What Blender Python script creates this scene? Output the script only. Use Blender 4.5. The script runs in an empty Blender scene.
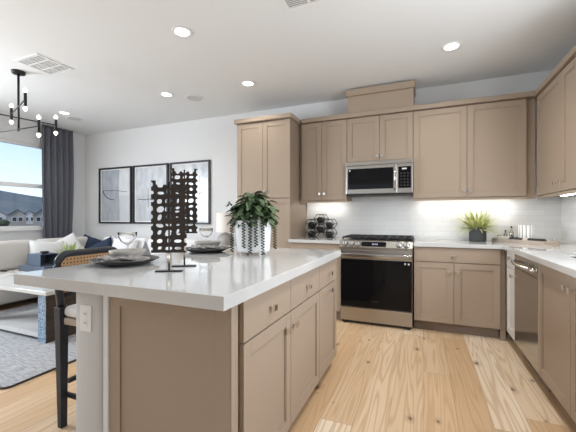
import bpy, bmesh, math, random
from mathutils import Vector, Matrix, noise
PI = math.pi
SC = bpy.context.scene
COL = SC.collection

# ------------------------------------------------------------------ camera
cam_d = bpy.data.cameras.new('camera')
cam = bpy.data.objects.new('camera', cam_d)
COL.objects.link(cam)
cam.location = (0, 0, 1.1753)
cam.rotation_euler = (PI / 2, 0, 0.3925)
cam_d.sensor_width = 36.0
cam_d.lens = 36.0 * 326.27 / 576
cam_d.shift_y = 1.34 / 576
cam_d.clip_end = 4000
cam_d.clip_start = 0.05
SC.camera = cam

# ------------------------------------------------------------------ exposure
SC.view_settings.view_transform = 'Standard'
SC.view_settings.look = 'None'
SC.view_settings.exposure = -0.12
SC.view_settings.gamma = 1.0
SC.view_settings.use_curve_mapping = False

# ------------------------------------------------------------------ sky
def nn(nt, t, **kw):
    n = nt.nodes.new(t)
    for k, v in kw.items():
        setattr(n, k, v)
    return n
W = bpy.data.worlds.new('sky')
SC.world = W
W.use_nodes = True
nt = W.node_tree
nt.nodes.clear()
tc = nn(nt, 'ShaderNodeTexCoord')
sep = nn(nt, 'ShaderNodeSeparateXYZ')
nt.links.new(tc.outputs['Generated'], sep.inputs[0])
ramp = nn(nt, 'ShaderNodeValToRGB')
e = ramp.color_ramp.elements
e[0].position = 0.0; e[0].color = (0.90, 0.94, 0.98, 1)
e[1].position = 0.5; e[1].color = (0.10, 0.26, 0.72, 1)
m_ = e.new(0.11); m_.color = (0.66, 0.82, 0.98, 1)
m_ = e.new(0.22); m_.color = (0.42, 0.66, 0.97, 1)
nt.links.new(sep.outputs['Z'], ramp.inputs[0])
mp = nn(nt, 'ShaderNodeMapping'); mp.inputs['Scale'].default_value = (3, 3, 14)
nt.links.new(tc.outputs['Generated'], mp.inputs[0])
nz = nn(nt, 'ShaderNodeTexNoise'); nz.inputs['Scale'].default_value = 1.6; nz.inputs['Detail'].default_value = 6
nt.links.new(mp.outputs[0], nz.inputs[0])
cr = nn(nt, 'ShaderNodeValToRGB')
cr.color_ramp.elements[0].position = 0.48; cr.color_ramp.elements[0].color = (0, 0, 0, 1)
cr.color_ramp.elements[1].position = 0.72; cr.color_ramp.elements[1].color = (0.8, 0.8, 0.8, 1)
nt.links.new(nz.outputs['Fac'], cr.inputs[0])
mx = nn(nt, 'ShaderNodeMixRGB'); mx.inputs[2].default_value = (0.95, 0.97, 1, 1)
nt.links.new(cr.outputs[0], mx.inputs[0]); nt.links.new(ramp.outputs[0], mx.inputs[1])
bg = nn(nt, 'ShaderNodeBackground'); bg.inputs[1].default_value = 1.4
out = nn(nt, 'ShaderNodeOutputWorld')
nt.links.new(mx.outputs[0], bg.inputs[0]); nt.links.new(bg.outputs[0], out.inputs[0])

# ------------------------------------------------------------------ lamps and daylight
def area(name, loc, rot, sx, sy, power, col):
    d = bpy.data.lights.new(name, 'AREA'); d.shape = 'RECTANGLE'; d.size = sx; d.size_y = sy
    d.energy = power; d.color = col
    o = bpy.data.objects.new(name, d); COL.objects.link(o); o.location = loc; o.rotation_euler = rot
    return o
DAY = (0.86, 0.93, 1.0)
WARM = (1.0, 0.965, 0.915)
# added fill lamps in daylight colour, set in unseen openings
area('daylight_fill_left', (-5.93, 0.64, 1.69), (0, -PI / 2, 0), 1.3, 1.35, 185, DAY)
area('daylight_fill_right', (1.31, 1.7, 1.62), (0, PI / 2, 0), 1.1, 1.4, 48, DAY)
area('daylight_fill_rear', (-2.6, -2.95, 1.2), (PI / 2, 0, 0), 3.6, 2.2, 3, DAY)
DOWN = [(-1.884, 2.207), (0.241, 3.34), (-1.895, 3.352), (-3.025, 3.254), (-4.978, 3.245),
        (0.24, 2.2), (0.24, 0.9), (-1.88, 0.6), (-3.4, 0.9), (-4.9, 0.9)]  # this row: unseen spots added as fill, no fixtures
DOWN_W = [26, 28, 20, 22, 26, 92, 14, 2, 4, 8]
for i, (x, y) in enumerate(DOWN):
    d = bpy.data.lights.new('downlight_and_fill_lamp', 'SPOT'); d.energy = DOWN_W[i]; d.color = WARM
    d.spot_size = math.radians(146); d.spot_blend = 1.0; d.shadow_soft_size = 0.07
    o = bpy.data.objects.new('downlight_and_fill_lamp', d); COL.objects.link(o); o.location = (x, y, 2.70)
SUN = bpy.data.lights.new('sun', 'SUN'); SUN.energy = 3.0; SUN.angle = 0.02; SUN.color = (1, 0.95, 0.88)
so = bpy.data.objects.new('sun', SUN); COL.objects.link(so); so.rotation_euler = (math.radians(42), 0, 0)

# ------------------------------------------------------------------ materials
def mat(name, col, rough=0.5, metal=0.0, spec=0.5, coat=0.0, emit=None, es=1.0, trans=0.0, bump=None, var=None, ior=1.45):
    m = bpy.data.materials.new(name); m.use_nodes = True
    nt = m.node_tree; b = nt.nodes['Principled BSDF']
    b.inputs['Base Color'].default_value = (*col, 1); b.inputs['Roughness'].default_value = rough
    b.inputs['Metallic'].default_value = metal; b.inputs['Specular IOR Level'].default_value = spec
    b.inputs['Coat Weight'].default_value = coat; b.inputs['Transmission Weight'].default_value = trans
    b.inputs['IOR'].default_value = ior
    if emit: b.inputs['Emission Color'].default_value = (*emit, 1); b.inputs['Emission Strength'].default_value = es
    if bump or var:
        t = nn(nt, 'ShaderNodeTexCoord')
    if var:   # (colour 2, scale, stretch)
        mpn = nn(nt, 'ShaderNodeMapping'); mpn.inputs['Scale'].default_value = var[2]
        nt.links.new(t.outputs['Object'], mpn.inputs[0])
        n = nn(nt, 'ShaderNodeTexNoise'); n.inputs['Scale'].default_value = var[1]; n.inputs['Detail'].default_value = 5
        nt.links.new(mpn.outputs[0], n.inputs[0])
        r = nn(nt, 'ShaderNodeValToRGB'); r.color_ramp.elements[0].position = .35; r.color_ramp.elements[1].position = .65
        r.color_ramp.elements[0].color = (*col, 1); r.color_ramp.elements[1].color = (*var[0], 1)
        nt.links.new(n.outputs['Fac'], r.inputs[0]); nt.links.new(r.outputs[0], b.inputs['Base Color'])
    if bump:  # (scale, strength, stretch)
        mpb = nn(nt, 'ShaderNodeMapping'); mpb.inputs['Scale'].default_value = bump[2]
        nt.links.new(t.outputs['Object'], mpb.inputs[0])
        n2 = nn(nt, 'ShaderNodeTexNoise'); n2.inputs['Scale'].default_value = bump[0]; n2.inputs['Detail'].default_value = 3
        nt.links.new(mpb.outputs[0], n2.inputs[0])
        bp = nn(nt, 'ShaderNodeBump'); bp.inputs['Strength'].default_value = bump[1]; bp.inputs['Distance'].default_value = 0.01
        nt.links.new(n2.outputs['Fac'], bp.inputs['Height']); nt.links.new(bp.outputs[0], b.inputs['Normal'])
    return m
one = (1, 1, 1)
M = {}
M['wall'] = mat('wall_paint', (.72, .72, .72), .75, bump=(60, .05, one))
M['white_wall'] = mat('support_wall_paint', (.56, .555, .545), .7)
M['ceil'] = mat('ceiling_paint', (.76, .765, .765), .85)
M['white'] = mat('white_trim_paint', (.78, .78, .77), .45)
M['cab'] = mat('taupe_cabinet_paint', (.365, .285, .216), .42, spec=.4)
M['pale'] = mat('glare_lightened_cabinet_paint', (.70, .67, .62), .35)  # taupe unit: grazing glare put into a lighter base colour
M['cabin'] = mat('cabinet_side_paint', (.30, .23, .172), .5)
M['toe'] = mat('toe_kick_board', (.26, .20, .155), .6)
M['dark'] = mat('dark_gap', (.05, .035, .03), .7)
M['quartz'] = mat('white_quartz', (.54, .54, .53), .045, spec=.5, var=((.58, .58, .57), 3, one))
M['steel'] = mat('brushed_steel', (.45, .43, .40), .28, 1.0, bump=(30, .03, (1, 1, 40)))
M['steel_smooth'] = mat('polished_steel', (.48, .465, .44), .16, 1.0)
M['chrome'] = mat('chrome', (.80, .78, .76), .12, 1.0)
M['blackglass'] = mat('black_glass', (.004, .004, .005), .05, spec=.22)
M['black'] = mat('black_plastic', (.015, .015, .016), .4)
M['iron'] = mat('cast_iron', (.02, .02, .022), .5)
M['bronze'] = mat('dark_bronze_metal', (.035, .026, .021), .55, .3, bump=(60, .2, one))
M['blackmetal'] = mat('black_metal', (.012, .012, .013), .4, .2)
M['tile'] = None
M['ceramic'] = mat('white_ceramic', (.82, .82, .82), .25)
M['leaf'] = mat('dark_green_leaf', (.035, .065, .025), .35, var=((.13, .20, .10), 22, one))
M['leaf2'] = mat('trailing_leaf', (.025, .035, .018), .5)
M['grass'] = mat('yellow_green_blade', (.36, .42, .12), .5, var=((.80, .80, .42), 18, one))
M['grass2'] = mat('lime_green_blade', (.34, .46, .13), .5, var=((.55, .62, .28), 18, one))
M['greypot'] = mat('charcoal_pot', (.065, .068, .075), .6)
M['soil'] = mat('soil', (.03, .02, .015), .9)
M['stone'] = mat('grey_stoneware', (.30, .28, .255), .5, var=((.42, .40, .37), 20, one))
M['charger'] = mat('black_stoneware', (.03, .028, .027), .4)
M['cloth'] = mat('patterned_cloth', (.50, .47, .45), .85, var=((.20, .195, .195), 34, one))
M['glass'] = mat('clear_glass', (1, 1, 1), .02, trans=1.0, ior=1.07)
M['sofa'] = mat('cream_sofa_fabric', (.63, .60, .565), .9, bump=(150, .15, one))
M['pillow_white'] = mat('white_cushion_fabric', (.74, .73, .73), .9, bump=(120, .2, one))
M['navy'] = mat('navy_cushion_fabric', (.012, .025, .055), .8)
M['slate'] = mat('slate_blue_lacquer', (.075, .10, .14), .35)
M['inlay'] = None
M['darkwood'] = mat('dark_brown_wood', (.040, .027, .020), .55, var=((.065, .045, .033), 6, (1, 1, 12)))
M['stoolframe'] = mat('blackened_frame', (.016, .018, .025), .45)
M['ceil_grille'] = mat('speaker_grille', (.55, .55, .54), .7)
M['curtain'] = mat('slate_grey_curtain', (.135, .14, .165), .9, bump=(90, .2, (1, 1, .2)))
M['lens'] = mat('lamp_lens', (1, 1, 1), .5, emit=(1, .97, .9), es=4.0)
M['bulb'] = mat('glowing_bulb', (1, 1, 1), .5, emit=(1, .88, .72), es=2.6)
M['led'] = mat('led_strip', (1, 1, 1), .5, emit=(1, .95, .88), es=26.0)
M['lampshade'] = mat('linen_lampshade', (.80, .77, .73), .8, emit=(1, .93, .85), es=.12)
M['greyglaze'] = mat('grey_glazed_lamp', (.42, .40, .38), .4)
M['vent'] = mat('grille_shadow_grey', (.30, .30, .29), .7)
M['frame'] = mat('black_picture_frame', (.012, .012, .014), .35)
M['mat_board'] = mat('white_mat_board', (.78, .79, .80), .6)
M['ink'] = mat('black_ink_line', (.06, .06, .07), .7)
M['bottle'] = mat('dark_bottle_glass', (.008, .009, .008), .08)
M['traywood'] = mat('pale_wood_tray', (.50, .42, .35), .6, var=((.40, .33, .27), 8, (1, 8, 1)))
M['napkin_grey'] = mat('grey_linen', (.24, .245, .26), .85)
M['brass'] = mat('pale_brass', (.62, .55, .45), .3, 1.0)
M['cream'] = mat('cream_cloth', (.66, .60, .54), .9)
M['display'] = mat('display_digits', (.1, .1, .1), .4, emit=(.55, .62, .9), es=.8)
M['greymark'] = mat('grey_marking', (.045, .045, .045), .4)
M['whitemark'] = mat('white_marking', (.7, .7, .7), .4)
M['stucco'] = mat('grey_house_siding', (.34, .31, .27), .9)
M['stucco2'] = mat('pale_house_siding', (.55, .54, .52), .9)
M['roof'] = mat('grey_roof_shingles', (.16, .16, .17), .9)
M['housetrim'] = mat('dark_fascia', (.03, .03, .035), .8)
M['housewin'] = mat('house_window_glass', (.03, .04, .05), .2)
M['hill'] = mat('grey_green_hill', (.095, .118, .115), 1, var=((.16, .175, .155), .012, one))
M['ground'] = mat('dry_grass_ground', (.10, .11, .07), 1, var=((.16, .15, .11), .06, one))
M['road'] = mat('grey_road', (.22, .22, .22), .9)
M['bush'] = mat('bush_green', (.04, .06, .03), .9)

def tile_material(name, c1, c2, grout, wd, ht, mort, axis):
    m = bpy.data.materials.new(name); m.use_nodes = True; nt = m.node_tree; b = nt.nodes['Principled BSDF']
    t = nn(nt, 'ShaderNodeTexCoord'); s = nn(nt, 'ShaderNodeSeparateXYZ'); c = nn(nt, 'ShaderNodeCombineXYZ')
    nt.links.new(t.outputs['Object'], s.inputs[0]); nt.links.new(s.outputs[axis], c.inputs[0]); nt.links.new(s.outputs['Z'], c.inputs[1])
    k = nn(nt, 'ShaderNodeTexBrick'); nt.links.new(c.outputs[0], k.inputs[0])
    k.inputs['Color1'].default_value = (*c1, 1); k.inputs['Color2'].default_value = (*c2, 1); k.inputs['Mortar'].default_value = (*grout, 1)
    k.inputs['Scale'].default_value = 1; k.inputs['Brick Width'].default_value = wd; k.inputs['Row Height'].default_value = ht
    k.inputs['Mortar Size'].default_value = mort; k.inputs['Mortar Smooth'].default_value = .3
    nt.links.new(k.outputs['Color'], b.inputs['Base Color']); b.inputs['Roughness'].default_value = .16
    bp = nn(nt, 'ShaderNodeBump'); bp.inputs['Strength'].default_value = .25; bp.inputs['Distance'].default_value = .002; bp.invert = True
    nt.links.new(k.outputs['Fac'], bp.inputs['Height'])
    n = nn(nt, 'ShaderNodeTexNoise'); n.inputs['Scale'].default_value = 9; nt.links.new(c.outputs[0], n.inputs[0])
    bp2 = nn(nt, 'ShaderNodeBump'); bp2.inputs['Strength'].default_value = .25; bp2.inputs['Distance'].default_value = .004
    nt.links.new(n.outputs['Fac'], bp2.inputs['Height']); nt.links.new(bp.outputs[0], bp2.inputs['Normal'])
    nt.links.new(bp2.outputs[0], b.inputs['Normal'])
    return m
M['tile'] = tile_material('white_subway_tile', (.80, .80, .79), (.75, .75, .745), (.66, .66, .65), .30, .063, .0018, 'X')
M['tile_r'] = tile_material('white_subway_tile_side', (.80, .80, .79), (.75, .75, .745), (.66, .66, .65), .30, .063, .0018, 'Y')

def math_n(nt, op, a, b=None, c=None):
    n = nn(nt, 'ShaderNodeMath', operation=op)
    for i, v in enumerate((a, b, c)):
        if v is None: continue
        if isinstance(v, (int, float)): n.inputs[i].default_value = v
        else: nt.links.new(v, n.inputs[i])
    return n.outputs[0]
def ramp_n(nt, fac, stops):
    r = nn(nt, 'ShaderNodeValToRGB'); el = r.color_ramp.elements
    while len(el) > 1: el.remove(el[-1])
    el[0].position = stops[0][0]; el[0].color = (*stops[0][1], 1)
    for p, c in stops[1:]:
        q = el.new(p); q.color = (*c, 1)
    nt.links.new(fac, r.inputs[0]); return r.outputs[0]
def mix_n(nt, fac, a, b, mode='MIX'):
    n = nn(nt, 'ShaderNodeMixRGB', blend_type=mode)
    for i, v in enumerate((fac, a, b)):
        if isinstance(v, (int, float)): n.inputs[i].default_value = v
        elif isinstance(v, tuple): n.inputs[i].default_value = (*v, 1)
        else: nt.links.new(v, n.inputs[i])
    return n.outputs[0]

def floor_material():
    m = bpy.data.materials.new('light_oak_planks'); m.use_nodes = True; nt = m.node_tree; b = nt.nodes['Principled BSDF']
    t = nn(nt, 'ShaderNodeTexCoord'); s = nn(nt, 'ShaderNodeSeparateXYZ'); nt.links.new(t.outputs['Object'], s.inputs[0])
    PW, PL = .185, 1.9
    xr = math_n(nt, 'DIVIDE', s.outputs['X'], PW); col = math_n(nt, 'FLOOR', xr); fx = math_n(nt, 'FRACT', xr)
    wn = nn(nt, 'ShaderNodeTexWhiteNoise', noise_dimensions='1D'); nt.links.new(col, wn.inputs['W'])
    yo = math_n(nt, 'ADD', math_n(nt, 'DIVIDE', s.outputs['Y'], PL), wn.outputs['Value'])
    row = math_n(nt, 'FLOOR', yo); fy = math_n(nt, 'FRACT', yo)
    cc = nn(nt, 'ShaderNodeCombineXYZ'); nt.links.new(col, cc.inputs[0]); nt.links.new(row, cc.inputs[1])
    w2 = nn(nt, 'ShaderNodeTexWhiteNoise', noise_dimensions='2D'); nt.links.new(cc.outputs[0], w2.inputs['Vector'])
    rnd = w2.outputs['Value']
    # plank-local coordinates, shifted per plank
    px = math_n(nt, 'ADD', math_n(nt, 'MULTIPLY', s.outputs['X'], 1.0), math_n(nt, 'MULTIPLY', rnd, 37.0))
    py = math_n(nt, 'ADD', s.outputs['Y'], math_n(nt, 'MULTIPLY', rnd, 91.0))
    g = nn(nt, 'ShaderNodeCombineXYZ'); nt.links.new(math_n(nt, 'MULTIPLY', px, 1.0), g.inputs[0]); nt.links.new(math_n(nt, 'MULTIPLY', py, .055), g.inputs[1])
    warp = nn(nt, 'ShaderNodeTexNoise'); warp.inputs['Scale'].default_value = 7; warp.inputs['Detail'].default_value = 2
    nt.links.new(g.outputs[0], warp.inputs[0])
    # cathedral grain: rings of a stretched, warped distance field
    ring = math_n(nt, 'SINE', math_n(nt, 'MULTIPLY', warp.outputs['Fac'], 90.0))
    ringc = math_n(nt, 'POWER', math_n(nt, 'MULTIPLY_ADD', ring, .5, .5), 2.5)
    fine = nn(nt, 'ShaderNodeTexNoise'); fine.inputs['Scale'].default_value = 130; fine.inputs['Detail'].default_value = 3
    g2 = nn(nt, 'ShaderNodeCombineXYZ'); nt.links.new(px, g2.inputs[0]); nt.links.new(math_n(nt, 'MULTIPLY', py, .03), g2.inputs[1])
    nt.links.new(g2.outputs[0], fine.inputs[0])
    base = ramp_n(nt, rnd, [(0, (.58, .38, .20)), (.2, (.76, .57, .37)), (.45, (.86, .72, .54)), (.6, (.64, .44, .26)), (.8, (.80, .62, .42)), (1, (.90, .78, .62))])
    c1 = mix_n(nt, math_n(nt, 'MULTIPLY', ringc, .50), base, (.44, .27, .14))
    c2 = mix_n(nt, math_n(nt, 'MULTIPLY', fine.outputs['Fac'], .34), c1, (.46, .29, .16))
    big = nn(nt, 'ShaderNodeTexNoise'); big.inputs['Scale'].default_value = 2.2; big.inputs['Detail'].default_value = 2
    nt.links.new(g.outputs[0], big.inputs[0])
    c2 = mix_n(nt, math_n(nt, 'MULTIPLY', ramp_n(nt, big.outputs['Fac'], [(.42, (0, 0, 0)), (.68, (1, 1, 1))]), .5), c2, (.56, .36, .19))
    # knots
    kc = nn(nt, 'ShaderNodeCombineXYZ'); nt.links.new(math_n(nt, 'MULTIPLY', px, 1.0), kc.inputs[0]); nt.links.new(math_n(nt, 'MULTIPLY', py, .62), kc.inputs[1])
    v = nn(nt, 'ShaderNodeTexVoronoi', voronoi_dimensions='2D'); v.inputs['Scale'].default_value = 3.1; nt.links.new(kc.outputs[0], v.inputs[0])
    v.inputs['Randomness'].default_value = 1
    sc_ = nn(nt, 'ShaderNodeSeparateXYZ'); nt.links.new(v.outputs['Color'], sc_.inputs[0])
    wob = nn(nt, 'ShaderNodeTexNoise'); wob.inputs['Scale'].default_value = 45; nt.links.new(kc.outputs[0], wob.inputs[0])
    dist = math_n(nt, 'MULTIPLY_ADD', math_n(nt, 'SUBTRACT', wob.outputs['Fac'], .5), .07, v.outputs['Distance'])
    dist = math_n(nt, 'DIVIDE', dist, math_n(nt, 'MULTIPLY_ADD', sc_.outputs['X'], 1.25, .12))
    kf = ramp_n(nt, dist, [(.0, (1, 1, 1)), (.025, (.85, .85, .85)), (.05, (.28, .28, .28)), (.13, (0, 0, 0))])
    c3 = mix_n(nt, kf, c2, (.12, .06, .03))
    # seams
    ex = math_n(nt, 'MINIMUM', fx, math_n(nt, 'SUBTRACT', 1.0, fx)); ey = math_n(nt, 'MINIMUM', fy, math_n(nt, 'SUBTRACT', 1.0, fy))
    sx = math_n(nt, 'LESS_THAN', math_n(nt, 'MULTIPLY', ex, PW), .0012); sy = math_n(nt, 'LESS_THAN', math_n(nt, 'MULTIPLY', ey, PL), .0012)
    seam = math_n(nt, 'MAXIMUM', sx, sy)
    c4 = mix_n(nt, math_n(nt, 'MULTIPLY', seam, .6), c3, (.22, .14, .08))
    nt.links.new(c4, b.inputs['Base Color'])
    b.inputs['Roughness'].default_value = .38; b.inputs['Specular IOR Level'].default_value = .35
    bp = nn(nt, 'ShaderNodeBump'); bp.inputs['Strength'].default_value = .12; bp.inputs['Distance'].default_value = .002
    nt.links.new(fine.outputs['Fac'], bp.inputs['Height']); nt.links.new(bp.outputs[0], b.inputs['Normal'])
    return m
M['floor'] = floor_material()

def rug_material():
    m = bpy.data.materials.new('grey_woven_rug'); m.use_nodes = True; nt = m.node_tree; b = nt.nodes['Principled BSDF']
    t = nn(nt, 'ShaderNodeTexCoord'); mp = nn(nt, 'ShaderNodeMapping'); mp.inputs['Scale'].default_value = (8, 60, 1)
    nt.links.new(t.outputs['Object'], mp.inputs[0])
    n = nn(nt, 'ShaderNodeTexNoise'); n.inputs['Scale'].default_value = 1.6; n.inputs['Detail'].default_value = 4; nt.links.new(mp.outputs[0], n.inputs[0])
    c = ramp_n(nt, n.outputs['Fac'], [(.35, (.24, .245, .26)), (.5, (.34, .345, .36)), (.65, (.45, .45, .455))])
    nt.links.new(c, b.inputs['Base Color']); b.inputs['Roughness'].default_value = .95
    bp = nn(nt, 'ShaderNodeBump'); bp.inputs['Strength'].default_value = .4; bp.inputs['Distance'].default_value = .004
    nt.links.new(n.outputs['Fac'], bp.inputs['Height']); nt.links.new(bp.outputs[0], b.inputs['Normal'])
    return m
M['rug'] = rug_material()

def weave_material(name, light, dark, sc, axis):
    m = bpy.data.materials.new(name); m.use_nodes = True; nt = m.node_tree; b = nt.nodes['Principled BSDF']
    t = nn(nt, 'ShaderNodeTexCoord'); s = nn(nt, 'ShaderNodeSeparateXYZ'); nt.links.new(t.outputs['Object'], s.inputs[0])
    a = math_n(nt, 'SINE', math_n(nt, 'MULTIPLY', s.outputs[axis], sc)); c = math_n(nt, 'SINE', math_n(nt, 'MULTIPLY', s.outputs['Z'], sc))
    f = math_n(nt, 'GREATER_THAN', math_n(nt, 'ADD', a, c), .95)
    nt.links.new(mix_n(nt, f, light, dark), b.inputs['Base Color']); b.inputs['Roughness'].default_value = .6
    return m
M['rattan'] = weave_material('rattan_cane_weave', (.50, .30, .15), (.10, .055, .03), 300, 'Y')

def inlay_material():
    m = bpy.data.materials.new('blue_bone_inlay'); m.use_nodes = True; nt = m.node_tree; b = nt.nodes['Principled BSDF']
    t = nn(nt, 'ShaderNodeTexCoord'); mp = nn(nt, 'ShaderNodeMapping'); mp.inputs['Scale'].default_value = (1, 1, 1)
    nt.links.new(t.outputs['Object'], mp.inputs[0])
    v = nn(nt, 'ShaderNodeTexVoronoi', feature='DISTANCE_TO_EDGE'); v.inputs['Scale'].default_value = 38; nt.links.new(mp.outputs[0], v.inputs[0])
    c = ramp_n(nt, v.outputs['Distance'], [(.0, (.36, .48, .60)), (.08, (.30, .40, .50)), (.12, (.11, .17, .24)), (1, (.13, .20, .28))])
    nt.links.new(c, b.inputs['Base Color']); b.inputs['Roughness'].default_value = .4
    return m
M['inlay'] = inlay_material()

def art_material(name, seed, split, leftc, rightc):
    m = bpy.data.materials.new(name); m.use_nodes = True; nt = m.node_tree; b = nt.nodes['Principled BSDF']
    t = nn(nt, 'ShaderNodeTexCoord'); s = nn(nt, 'ShaderNodeSeparateXYZ'); nt.links.new(t.outputs['Object'], s.inputs[0])
    mp = nn(nt, 'ShaderNodeMapping'); mp.inputs['Location'].default_value = (seed, 0, seed); mp.inputs['Scale'].default_value = (6, 1, 2.2)
    nt.links.new(t.outputs['Object'], mp.inputs[0])
    n = nn(nt, 'ShaderNodeTexNoise'); n.inputs['Scale'].default_value = 1.8; n.inputs['Detail'].default_value = 6; nt.links.new(mp.outputs[0], n.inputs[0])
    L = ramp_n(nt, n.outputs['Fac'], [(.3, leftc[0]), (.7, leftc[1])]); R = ramp_n(nt, n.outputs['Fac'], [(.3, rightc[0]), (.7, rightc[1])])
    f = math_n(nt, 'GREATER_THAN', math_n(nt, 'MULTIPLY_ADD', n.outputs['Fac'], .06, s.outputs['X']), split + .03)
    c = mix_n(nt, f, L, R)
    low = math_n(nt, 'LESS_THAN', math_n(nt, 'MULTIPLY_ADD', n.outputs['Fac'], .05, s.outputs['Z']), .53)
    c = mix_n(nt, math_n(nt, 'MULTIPLY', low, .35), c, (.46, .47, .49))
    nt.links.new(c, b.inputs['Base Color']); b.inputs['Roughness'].default_value = .18
    return m

# ------------------------------------------------------------------ mesh helpers
class B:
    def __init__(s): s.bm = bmesh.new()
    def box(s, x0, x1, y0, y1, z0, z1, rz=0, piv=None):
        r = bmesh.ops.create_cube(s.bm, size=1)
        vs = r['verts']
        for v in vs:
            v.co = Vector((x0 + (v.co.x + .5) * (x1 - x0), y0 + (v.co.y + .5) * (y1 - y0), z0 + (v.co.z + .5) * (z1 - z0)))
        if rz:
            p = Vector(piv) if piv else Vector(((x0 + x1) / 2, (y0 + y1) / 2, 0))
            R = Matrix.Rotation(rz, 3, 'Z')
            for v in vs: v.co = R @ (v.co - p) + p
        return s
    def cyl(s, p0, p1, r0, r1=None, n=20, cap=True):
        r1 = r0 if r1 is None else r1
        p0, p1 = Vector(p0), Vector(p1); d = p1 - p0
        q = d.to_track_quat('Z', 'Y').to_matrix()
        a = [s.bm.verts.new(p0 + q @ Vector((r0 * math.cos(2 * PI * i / n), r0 * math.sin(2 * PI * i / n), 0))) for i in range(n)]
        b = [s.bm.verts.new(p1 + q @ Vector((r1 * math.cos(2 * PI * i / n), r1 * math.sin(2 * PI * i / n), 0))) for i in range(n)]
        for i in range(n): s.bm.faces.new((a[i], a[(i + 1) % n], b[(i + 1) % n], b[i]))
        if cap: s.bm.faces.new(a[::-1]); s.bm.faces.new(b)
        return s
    def tube(s, pts, r, n=8, closed=False):
        pts = [Vector(p) for p in pts]; N = len(pts); rings = []
        for i, p in enumerate(pts):
            if closed: d = pts[(i + 1) % N] - pts[i - 1]
            else: d = pts[min(i + 1, N - 1)] - pts[max(i - 1, 0)]
            q = d.to_track_quat('Z', 'Y').to_matrix()
            rr = r[i] if isinstance(r, (list, tuple)) else r
            rings.append([s.bm.verts.new(p + q @ Vector((rr * math.cos(2 * PI * k / n), rr * math.sin(2 * PI * k / n), 0))) for k in range(n)])
        for i in range(N if closed else N - 1):
            a, b = rings[i], rings[(i + 1) % N]
            off = 0
            if closed and i == N - 1:
                off = min(range(n), key=lambda o: sum((a[k].co - b[(k + o) % n].co).length for k in range(n)))
            for k in range(n): s.bm.faces.new((a[k], a[(k + 1) % n], b[(k + 1 + off) % n], b[(k + off) % n]))
        if not closed: s.bm.faces.new(rings[0][::-1]); s.bm.faces.new(rings[-1])
        return s
    def lathe(s, prof, c=(0, 0, 0), n=32, rot=0):
        c = Vector(c); rings = []
        for r, z in prof:
            if r < 1e-6: rings.append([s.bm.verts.new(c + Vector((0, 0, z)))])
            else: rings.append([s.bm.verts.new(c + Vector((r * math.cos(2 * PI * k / n + rot), r * math.sin(2 * PI * k / n + rot), z))) for k in range(n)])
        for a, b in zip(rings, rings[1:]):
            for k in range(n):
                k2 = (k + 1) % n
                if len(a) == 1 and len(b) > 1: s.bm.faces.new((a[0], b[k2], b[k]))
                elif len(b) == 1 and len(a) > 1: s.bm.faces.new((a[k], a[k2], b[0]))
                elif len(a) > 1: s.bm.faces.new((a[k], a[k2], b[k2], b[k]))
        return s
    def prism(s, pts, y0, y1):      # outline in XZ pulled along Y
        a = [s.bm.verts.new((x, y0, z)) for x, z in pts]; b = [s.bm.verts.new((x, y1, z)) for x, z in pts]
        n = len(pts)
        s.bm.faces.new(a); s.bm.faces.new(b[::-1])
        for i in range(n): s.bm.faces.new((a[i], b[i], b[(i + 1) % n], a[(i + 1) % n]))
        return s
    def prismx(s, pts, x0, x1):     # outline in YZ pulled along X
        a = [s.bm.verts.new((x0, y, z)) for y, z in pts]; b = [s.bm.verts.new((x1, y, z)) for y, z in pts]
        n = len(pts)
        s.bm.faces.new(a); s.bm.faces.new(b[::-1])
        for i in range(n): s.bm.faces.new((a[i], b[i], b[(i + 1) % n], a[(i + 1) % n]))
        return s
    def prismz(s, pts, z0, z1):
        a = [s.bm.verts.new((x, y, z0)) for x, y in pts]; b = [s.bm.verts.new((x, y, z1)) for x, y in pts]
        n = len(pts)
        s.bm.faces.new(a[::-1]); s.bm.faces.new(b)
        for i in range(n): s.bm.faces.new((a[i], a[(i + 1) % n], b[(i + 1) % n], b[i]))
        return s
    def leaf(s, base, d, L, w, droop=0.0, n=4, fold=.15):
        d = Vector(d).normalized(); base = Vector(base)
        side = d.cross(Vector((0, 0, 1)))
        if side.length < 1e-3: side = Vector((1, 0, 0))
        side.normalize(); up = side.cross(d)
        prev = None
        for i in range(n + 1):
            t = i / n; ww = w * math.sin(PI * (t * .93 + .05)) ** .8
            p = base + d * L * t - Vector((0, 0, 1)) * droop * L * t * t
            row = (s.bm.verts.new(p - side * ww + up * fold * ww), s.bm.verts.new(p), s.bm.verts.new(p + side * ww + up * fold * ww))
            if prev:
                s.bm.faces.new((prev[0], prev[1], row[1], row[0])); s.bm.faces.new((prev[1], prev[2], row[2], row[1]))
            prev = row
        return s
    def build(s, name, m, parent=None, loc=None, bev=0, seg=2, smooth=False, rz=0, sub=0):
        bmesh.ops.recalc_face_normals(s.bm, faces=s.bm.faces)
        me = bpy.data.meshes.new(name); s.bm.to_mesh(me); s.bm.free()
        if smooth:
            for p in me.polygons: p.use_smooth = True
        o = bpy.data.objects.new(name, me); COL.objects.link(o); me.materials.append(M[m] if isinstance(m, str) else m)
        if parent: o.parent = parent
        if loc: o.location = loc
        if rz: o.rotation_euler = (0, 0, rz)
        if bev:
            md = o.modifiers.new('bevel', 'BEVEL'); md.width = bev; md.segments = seg; md.limit_method = 'ANGLE'
            if smooth or seg > 2:
                for p in me.polygons: p.use_smooth = True
                md.harden_normals = False
        if sub:
            md = o.modifiers.new('sub', 'SUBSURF'); md.levels = sub; md.render_levels = sub
        return o
def tag(o, label=None, cat=None, group=None, kind=None):
    if label: o['label'] = label
    if cat: o['category'] = cat
    if group: o['group'] = group
    if kind: o['kind'] = kind
    return o
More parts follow.
